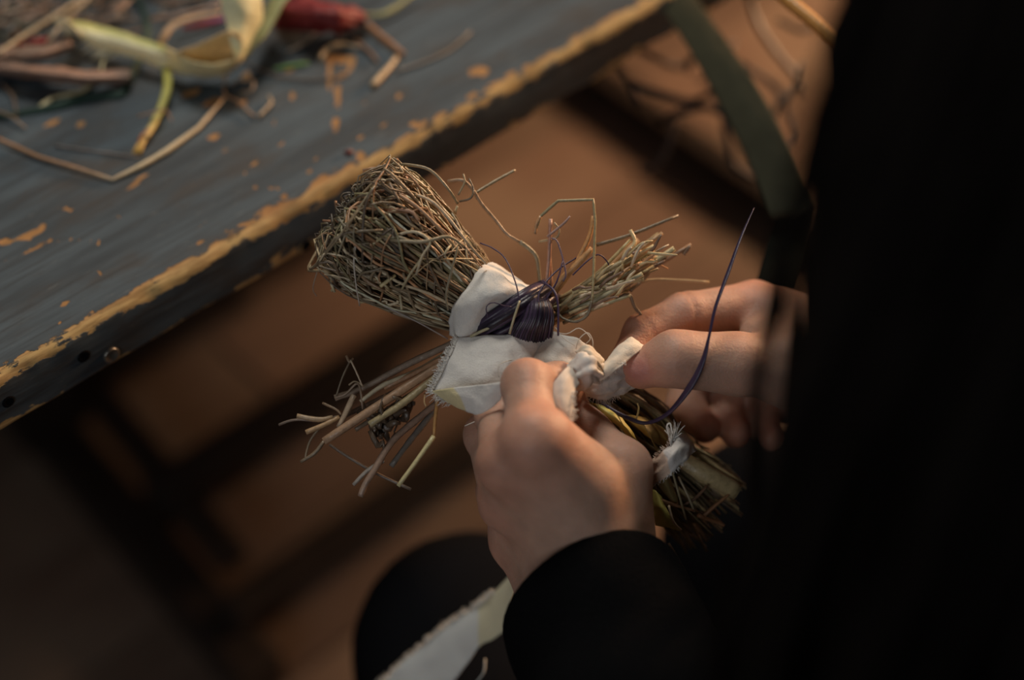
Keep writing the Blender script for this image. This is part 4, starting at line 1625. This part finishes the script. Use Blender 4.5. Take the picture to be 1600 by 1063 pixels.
b.patch(tnet([
    [(276, 84, .022), (306, 70, .028), (334, 58, .032), (358, 50, .034), (376, 52, .034)],
    [(284, 96, .014), (318, 88, .018), (346, 78, .020), (366, 72, .022), (380, 74, .024)],
    [(300, 108, .006), (330, 106, .008), (354, 100, .010), (372, 92, .012), (384, 88, .014)]]),
    nu=28, nv=14, th=.0005, wr=.0010, ws=70, col=(.60, .44, .24), ridges=.0004, nr=5)
b.build('curled_base', M_HUSK, husk, label='tan inside of the curl')
b = MB()
b.patch(tnet([
    [(370, 98, .014), (374, 98, .016), (380, 92, .016)],
    [(362, 70, .026), (378, 72, .026), (392, 66, .022)],
    [(353, 35, .036), (382, 38, .034), (409, 34, .028)],
    [(344, 0, .046), (378, 2, .044), (410, 0, .038)],
    [(338, -35, .056), (374, -34, .052), (408, -36, .046)]]),
    nu=20, nv=40, th=.0006, wr=.0010, ws=60, col=(.84, .82, .50), seed=2)
b.build('upright_blade', M_HUSK, husk)
b = MB()
b.patch(tnet([
    [(372, 98, .010), (377, 96, .012), (382, 92, .012)],
    [(382, 82, .014), (394, 74, .018), (402, 68, .020)],
    [(398, 50, .016), (412, 40, .022), (426, 36, .024)],
    [(410, 22, .018), (428, 12, .026), (444, 8, .028)],
    [(424, -10, .022), (444, -18, .030), (464, -18, .032)]]),
    nu=14, nv=36, th=.0006, wr=.0010, ws=60, col=(.42, .42, .19), seed=6)
b.build('side_blade', M_HUSK, husk, label='greener blade on the right')

st = thing('husk_stalk', T(245, 180), 'yellow green stalk with a split brown tip below the corn husk', 'stalk')
b = MB()
b.tube([T(250, 70, .004), T(258, 100, .005), (T(262, 122, .006)), T(260, 145, .006), T(249, 175, .005), T(236, 200, .004), T(226, 216, .0035)],
       [.0018, .0020, .0024, .0025, .0024, .0022, .0019], [(.48, .46, .10), (.50, .48, .11), (.52, .48, .13), (.60, .42, .18)], sides=10, n=24, flat=.8)
b.build('stem', M_HUSK, st)
b = MB()
for dx in (-6, 0, 5):
    b.tube([T(228, 212, .0035), T(220 + dx * .6, 226, .003), T(214 + dx, 240, .0015)], [.0014, .0010, .0007], (.62, .38, .10), sides=6, n=5, flat=.6)
b.tube([T(234, 204, .0045), T(222, 212, .0045), T(216, 222, .004)], [.0012, .001, .0006], (.35, .14, .05), sides=6, n=4)
b.build('split_tip', M_HUSK, st, label='orange brown split tip')

scrap('bent_straw', 'long bent straw lying in a V on the table below the corn husk', 'straw',
      [(-14, 212, .0022), (60, 245, .002), (120, 263, .002), (176, 281, .0015), (225, 257, .002), (262, 235, .0022), (310, 200, .002), (352, 151, .002)],
      [5, 6, 6, 5, 8, 9, 8, 3], [(.42, .24, .12), (.40, .22, .11), (.42, .28, .17), (.60, .50, .32), (.64, .55, .36), (.58, .48, .31), (.40, .30, .2)], smooth_=False)
scrap('grass_stalk', 'hair thin grey stem beside the tip of the yellow stalk', 'stem', [(85, 227, .001), (130, 234, .001), (175, 240, .001), (216, 245, .001)], 3, (.22, .19, .17))
scrap('curled_leaf', 'narrow tan leaf curling up behind the corn husk', 'leaf', [(248, 74, .004), (256, 58, .008), (270, 40, .010), (300, 28, .010), (345, 20, .008)], [8, 11, 11, 9, 5], (.48, .32, .18), M_HUSK, flat=.3)
scrap('twisted_straw', 'pale twisted straw at left between dark green strip and husk', 'straw', [(162, 92, .006), (156, 116, .004), (143, 132, .0025), (124, 144, .002), (104, 148, .0025), (85, 152, .002), (70, 162, .002), (56, 174, .001)], [4, 6, 9, 7, 9, 6, 10, 5], (.58, .50, .28), flat=.6)
scrap('green_strip', 'dark green plant strip winding under the corn husk', 'leaf strip', [(-12, 184, .0015), (40, 176, .0015), (90, 166, .002), (125, 155, .002), (160, 150, .002), (188, 148, .002), (202, 128, .002), (216, 95, .002), (230, 60, .002), (226, 20, .002), (205, -20, .002)], [10, 12, 14, 14, 13, 12, 13, 14, 12, 10], (.020, .050, .038), M_RIBBON, flat=.25)
scrap('red_ribbon', 'red ribbon at the left edge beneath the straws', 'ribbon', [(2, 78, .0035), (28, 72, .0035), (52, 67, .004), (80, 62, .004)], [9, 13, 12, 9], (.42, .035, .03), M_RIBBON, flat=.3)
scrap('red_ribbon', 'short red and violet ribbon behind the upright husk blade', 'ribbon', [(284, 44, .003), (305, 40, .003), (330, 34, .0035), (362, 28, .003)], [6, 10, 9, 6], [(.36, .03, .04), (.40, .04, .06), (.25, .05, .22)], M_RIBBON, flat=.3)

q = MB()
q.patch(tnet([
    [(-20, 92, .006), (40, 97, .009), (90, 104, .010), (140, 110, .010), (205, 108, .006)],
    [(-20, 104, .010), (40, 110, .014), (92, 116, .015), (140, 122, .013), (205, 120, .008)],
    [(-20, 116, .003), (40, 122, .004), (92, 129, .004), (140, 134, .003), (205, 130, .002)]]), nu=34, nv=12, th=.0006, wr=.0022, ws=50, col=(.26, .17, .13), ridges=.0005, nr=4)
tag(q.build('dry_husk', M_HUSK), 'dull pinkish brown husk lying left under the pale husk', 'husk')
q = MB()
q.patch(tnet([
    [(-20, 70, .005), (30, 74, .010), (70, 70, .012), (108, 58, .012)],
    [(-20, 84, .009), (30, 86, .013), (72, 82, .015), (112, 68, .014)],
    [(-20, 96, .003), (30, 97, .006), (74, 92, .007), (116, 76, .006)]]), nu=26, nv=12, th=.0006, wr=.002, ws=60, col=(.30, .20, .15), ridges=.0005, nr=4)
tag(q.build('brown_leaf', M_HUSK), 'crinkled brown leaf under the red ribbon at left edge', 'leaf')
q = MB()
q.patch(tnet([
    [(432, -14, .004), (470, -10, .016), (510, -6, .020), (548, 4, .014), (574, 18, .006)],
    [(424, 14, .006), (462, 16, .020), (500, 18, .024), (542, 24, .018), (572, 30, .008)],
    [(422, 36, .004), (462, 36, .012), (500, 38, .016), (536, 42, .014), (562, 44, .005)],
    [(430, 46, .001), (466, 46, .003), (506, 54, .004), (530, 58, .003), (552, 56, .001)]]), nu=34, nv=24, th=.0007, wr=.0045, ws=70, col=(.16, .018, .02), ridges=.0008, nr=4, seed=5)
tag(q.build('red_leaf', M_RIBBON), 'crumpled dark red leaf to the right of the corn husk', 'leaf')

for nm, lb, pts, w, c in [
    ('straw', 'tan straw crossing the top left corner over the red ribbon', [(-10, 88, .016), (40, 54, .016), (90, 22, .018), (140, -14, .020)], 7, (.46, .36, .22)),
    ('straw', 'thin tan straw steeply crossing beside the frayed husk end', [(74, 68, .014), (100, 32, .016), (122, 12, .018), (146, -10, .018)], 5, (.42, .33, .21)),
    ('straw', 'grey straw near the top left corner below two others', [(-10, 42, .012), (40, 33, .012), (85, 22, .014), (120, 6, .014)], 6, (.26, .20, .15)),
    ('straw', 'short dull straw right in the top left corner', [(-8, 27, .012), (20, 20, .012), (45, 9, .012)], 6, (.26, .20, .15)),
    ('straw', 'brown stem passing behind husk from top edge', [(235, 30, .010), (290, 22, .010), (345, 6, .010)], 7, (.30, .19, .13)),
    ('straw', 'curved tan straw above the bare wood mark', [(500, 92, .002), (508, 80, .002), (522, 72, .003), (540, 70, .002), (562, 74, .002)], [7, 9, 9, 7, 4], (.42, .34, .22)),
    ('twig', 'orange brown twig end beside the dark red leaf', [(574, 38, .004), (590, 52, .003), (610, 68, .003), (630, 84, .0025)], 10, (.34, .17, .08)),
    ('straw', 'stubby tan straw piece below the brown twig', [(582, 134, .002), (594, 121, .002), (607, 107, .002), (620, 90, .002)], [11, 12, 10, 7], (.50, .37, .22)),
    ('straw', 'long thin faint straw right of the stubby piece', [(618, 112, .0015), (660, 98, .0015), (700, 80, .0015), (735, 50, .0015)], 4, (.26, .21, .16)),
    ('grass', 'olive grass blade at the top edge right of the red leaf', [(556, 20, .004), (590, 24, .005), (615, 14, .005), (650, -12, .006)], [4, 9, 9, 5], (.30, .30, .13)),
    ('grass', 'small bright green blade on the table right of the husk', [(428, 108, .002), (445, 105, .002), (470, 101, .002), (484, 99, .002)], [4, 8, 8, 3], (.10, .22, .05)),
    ('stem', 'curly brown stem under the right end of the husk', [(352, 120, .002), (352, 148, .002), (372, 158, .003), (386, 172, .002), (398, 182, .002)], 4, (.32, .20, .12)),
    ('stem', 'small looped stem next to the curly brown stem', [(362, 132, .002), (382, 122, .003), (396, 128, .004), (392, 142, .003), (376, 144, .002)], 4, (.28, .19, .12)),
    ('stem', 'short pale stem hooking down right of the loop', [(404, 182, .002), (414, 172, .002), (424, 160, .002), (420, 150, .002)], 5, (.36, .28, .18)),
    ('stem', 'long dark stem lying right of the husk towards bare mark', [(386, 98, .002), (410, 110, .002), (450, 122, .0015), (500, 124, .0015), (545, 116, .0015)], 4, (.10, .075, .06)),
    ('stem', 'brown stem end beneath the red leaf pointing down', [(556, 62, .002), (578, 82, .002), (590, 96, .002)], 6, (.22, .13, .08)),
    ('stem', 'pale forked stem between husk and curved straw', [(450, 80, .002), (468, 72, .003), (482, 62, .003), (492, 52, .003)], 5, (.34, .27, .20)),
    ('stem', 'fine brown stem crossing the yellow stalk', [(215, 182, .0085), (240, 176, .0100), (258, 172, .008), (268, 190, .002)], 4, (.34, .22, .14)),
    ('stem', 'brown stem in the dark green strip at left', [(-8, 172, .004), (18, 182, .004), (30, 192, .003), (40, 200, .002)], 4, (.26, .18, .11)),
    ('stem', 'bare twig at the far left below dry husk', [(2, 130, .002), (20, 150, .002), (26, 180, .002)], 4, (.22, .14, .09)),
]:
    scrap(nm, lb, {'twig': 'twig'}.get(nm, nm), pts, w, c, M_HUSK if nm == 'grass' else M_STEM, flat=.4 if nm == 'grass' else 1.0)
q = MB()
q.tube([T(538, 239, .001), T(545, 238, .0016), T(553, 237, .001)], [.0008, .0017, .0006], (.13, .02, .015), sides=8, n=8, flat=.6)
tag(q.build('seed', M_STEM), 'tiny dark red seed on the table near the worn edge', 'seed')
# heap of dark plant waste in the far left corner
q = MB()
rq = random.Random(77)
for k in range(240):
    x, y = rq.uniform(-60, 330), rq.uniform(-60, 100)
    if y > 112 - x * .35: continue
    hgt = rq.uniform(.001, .010)
    p = T(x, y, hgt)
    a = rq.uniform(0, 3.14)
    dv = Vector((math.cos(a), math.sin(a), rq.gauss(0, .05)))
    L = rq.uniform(.012, .04)
    q.tube([p, p + dv * L * .5 + Vector((0, 0, rq.uniform(-.001, .003))), p + dv * L], [.0006, rq.uniform(.0008, .002), .0005], rcol(rq, [(.10, .07, .05), (.17, .11, .08), (.05, .05, .04), (.24, .16, .11), (.06, .07, .05)]), sides=5, n=5, flat=.5)
tag(q.build('plant_waste', M_STEM), 'heap of dark dry plant waste in the top left corner', 'plant waste', kind='stuff')

# ------------------------------------------------------------------ right background
leaf = MB()
leaf.patch([[P(*q) for q in r] for r in [
    [(1000, -60, .93), (1030, -64, .929), (1056, -66, .93)],
    [(1022, -10, .915), (1052, -14, .912), (1078, -18, .912)],
    [(1078, 80, .88), (1108, 70, .876), (1134, 62, .876)],
    [(1126, 165, .85), (1158, 152, .846), (1186, 140, .846)],
    [(1166, 245, .83), (1200, 232, .826), (1230, 222, .826)],
    [(1206, 342, .81), (1240, 338, .806), (1276, 322, .806)]]], nu=12, nv=44, th=.0007, wr=.0008, ws=50, colfn=lambda u, v: (.050 - .016 * v, .046 - .010 * v, .026 - .002 * v), ridges=0)
tag(leaf.build('leaf_blade', M_DULL), 'broad olive leaf blade hanging off the table end above the right hand', 'leaf')
q = MB()
q.patch([[P(*r) for r in row] for row in [
    [(1222, 322, .815), (1250, 324, .812), (1276, 318, .815)],
    [(1202, 380, .812), (1232, 388, .809), (1260, 392, .812)],
    [(1186, 430, .80), (1216, 440, .797), (1240, 452, .80)],
    [(1168, 480, .79), (1198, 490, .787), (1222, 500, .79)]]], nu=10, nv=20, th=.002, wr=.0003, ws=40, col=(.010, .012, .010))  # folded leaf end as its own piece, shaded side painted black
tag(q.build('leaf_fold', M_BLACK), 'folded end of the olive leaf above the right hand, its shade painted black', 'leaf_fold')
q = MB()
q.tube([P(1190, -30, .80), P(1240, 8, .79), P(1300, 58, .78), P(1362, 112, .77)], [.0030, .0036, .0036, .0022], (.62, .30, .08), sides=8, n=12)
tag(q.build('reed', M_STEM), 'orange straw slanting into the dark hair at top right', 'straw')

brush = thing('dry_branch', P(1080, 60, 1.15), 'tangled dry branch of dark twigs sticking out beyond the table corner', 'branch')
for pts, w, c in [
    ([(1000, -40, 1.05), (960, 60, 1.03), (955, 85, 1.02), (980, 120, 1.02), (1000, 165, 1.02)], 7, (.09, .065, .05)),
    ([(860, 100, .93), (920, 95, .95), (975, 72, .98), (1020, 88, 1.0), (1060, 105, 1.02), (1100, 80, 1.04), (1150, 68, 1.05)], 8, (.16, .12, .10)),
    ([(985, 128, 1.0), (1040, 148, 1.0), (1085, 158, 1.0), (1130, 130, 1.0)], 8, (.07, .05, .045)),
    ([(1030, 190, 1.02), (1075, 170, 1.0), (1120, 172, 1.0), (1150, 205, 1.0)], 9, (.06, .045, .04)),
    ([(1110, 130, .99), (1125, 160, .99), (1145, 200, .99), (1165, 235, 1.0)], 10, (.05, .04, .035)),
    ([(1075, 115, 1.0), (1080, 95, 1.0), (1100, 92, 1.0), (1105, 115, 1.0), (1090, 128, 1.0)], 6, (.14, .09, .06)),
    ([(1165, -20, 1.05), (1185, 40, 1.04), (1215, 85, 1.03), (1245, 120, 1.02), (1262, 150, 1.02)], 8, (.15, .11, .08)),
    ([(1130, 85, 1.03), (1175, 110, 1.02), (1215, 140, 1.02), (1235, 180, 1.02), (1250, 215, 1.02), (1230, 230, 1.02)], 7, (.17, .13, .11)),
    ([(1105, -20, 1.05), (1100, 30, 1.04), (1092, 70, 1.03)], 7, (.08, .06, .05)),
    ([(1205, 190, 1.01), (1220, 160, 1.01), (1245, 140, 1.01), (1255, 100, 1.01)], 8, (.14, .10, .07)),
    ([(1000, 270, 1.05), (1030, 255, 1.04), (1045, 225, 1.03), (1055, 190, 1.02)], 6, (.10, .08, .075)),
    ([(1130, 190, 1.0), (1140, 230, 1.0), (1148, 260, 1.0), (1180, 280, 1.0)], 7, (.10, .07, .05)),
    ([(1215, 30, 1.02), (1250, 48, 1.02), (1275, 40, 1.02)], 6, (.13, .1, .07)),
]:
    straw([(x, y, .93 + (d - .93) * .5) for x, y, d in pts], w * 1.5, tuple(k * .55 for k in c), 'twig', parent=brush, smooth_=True)
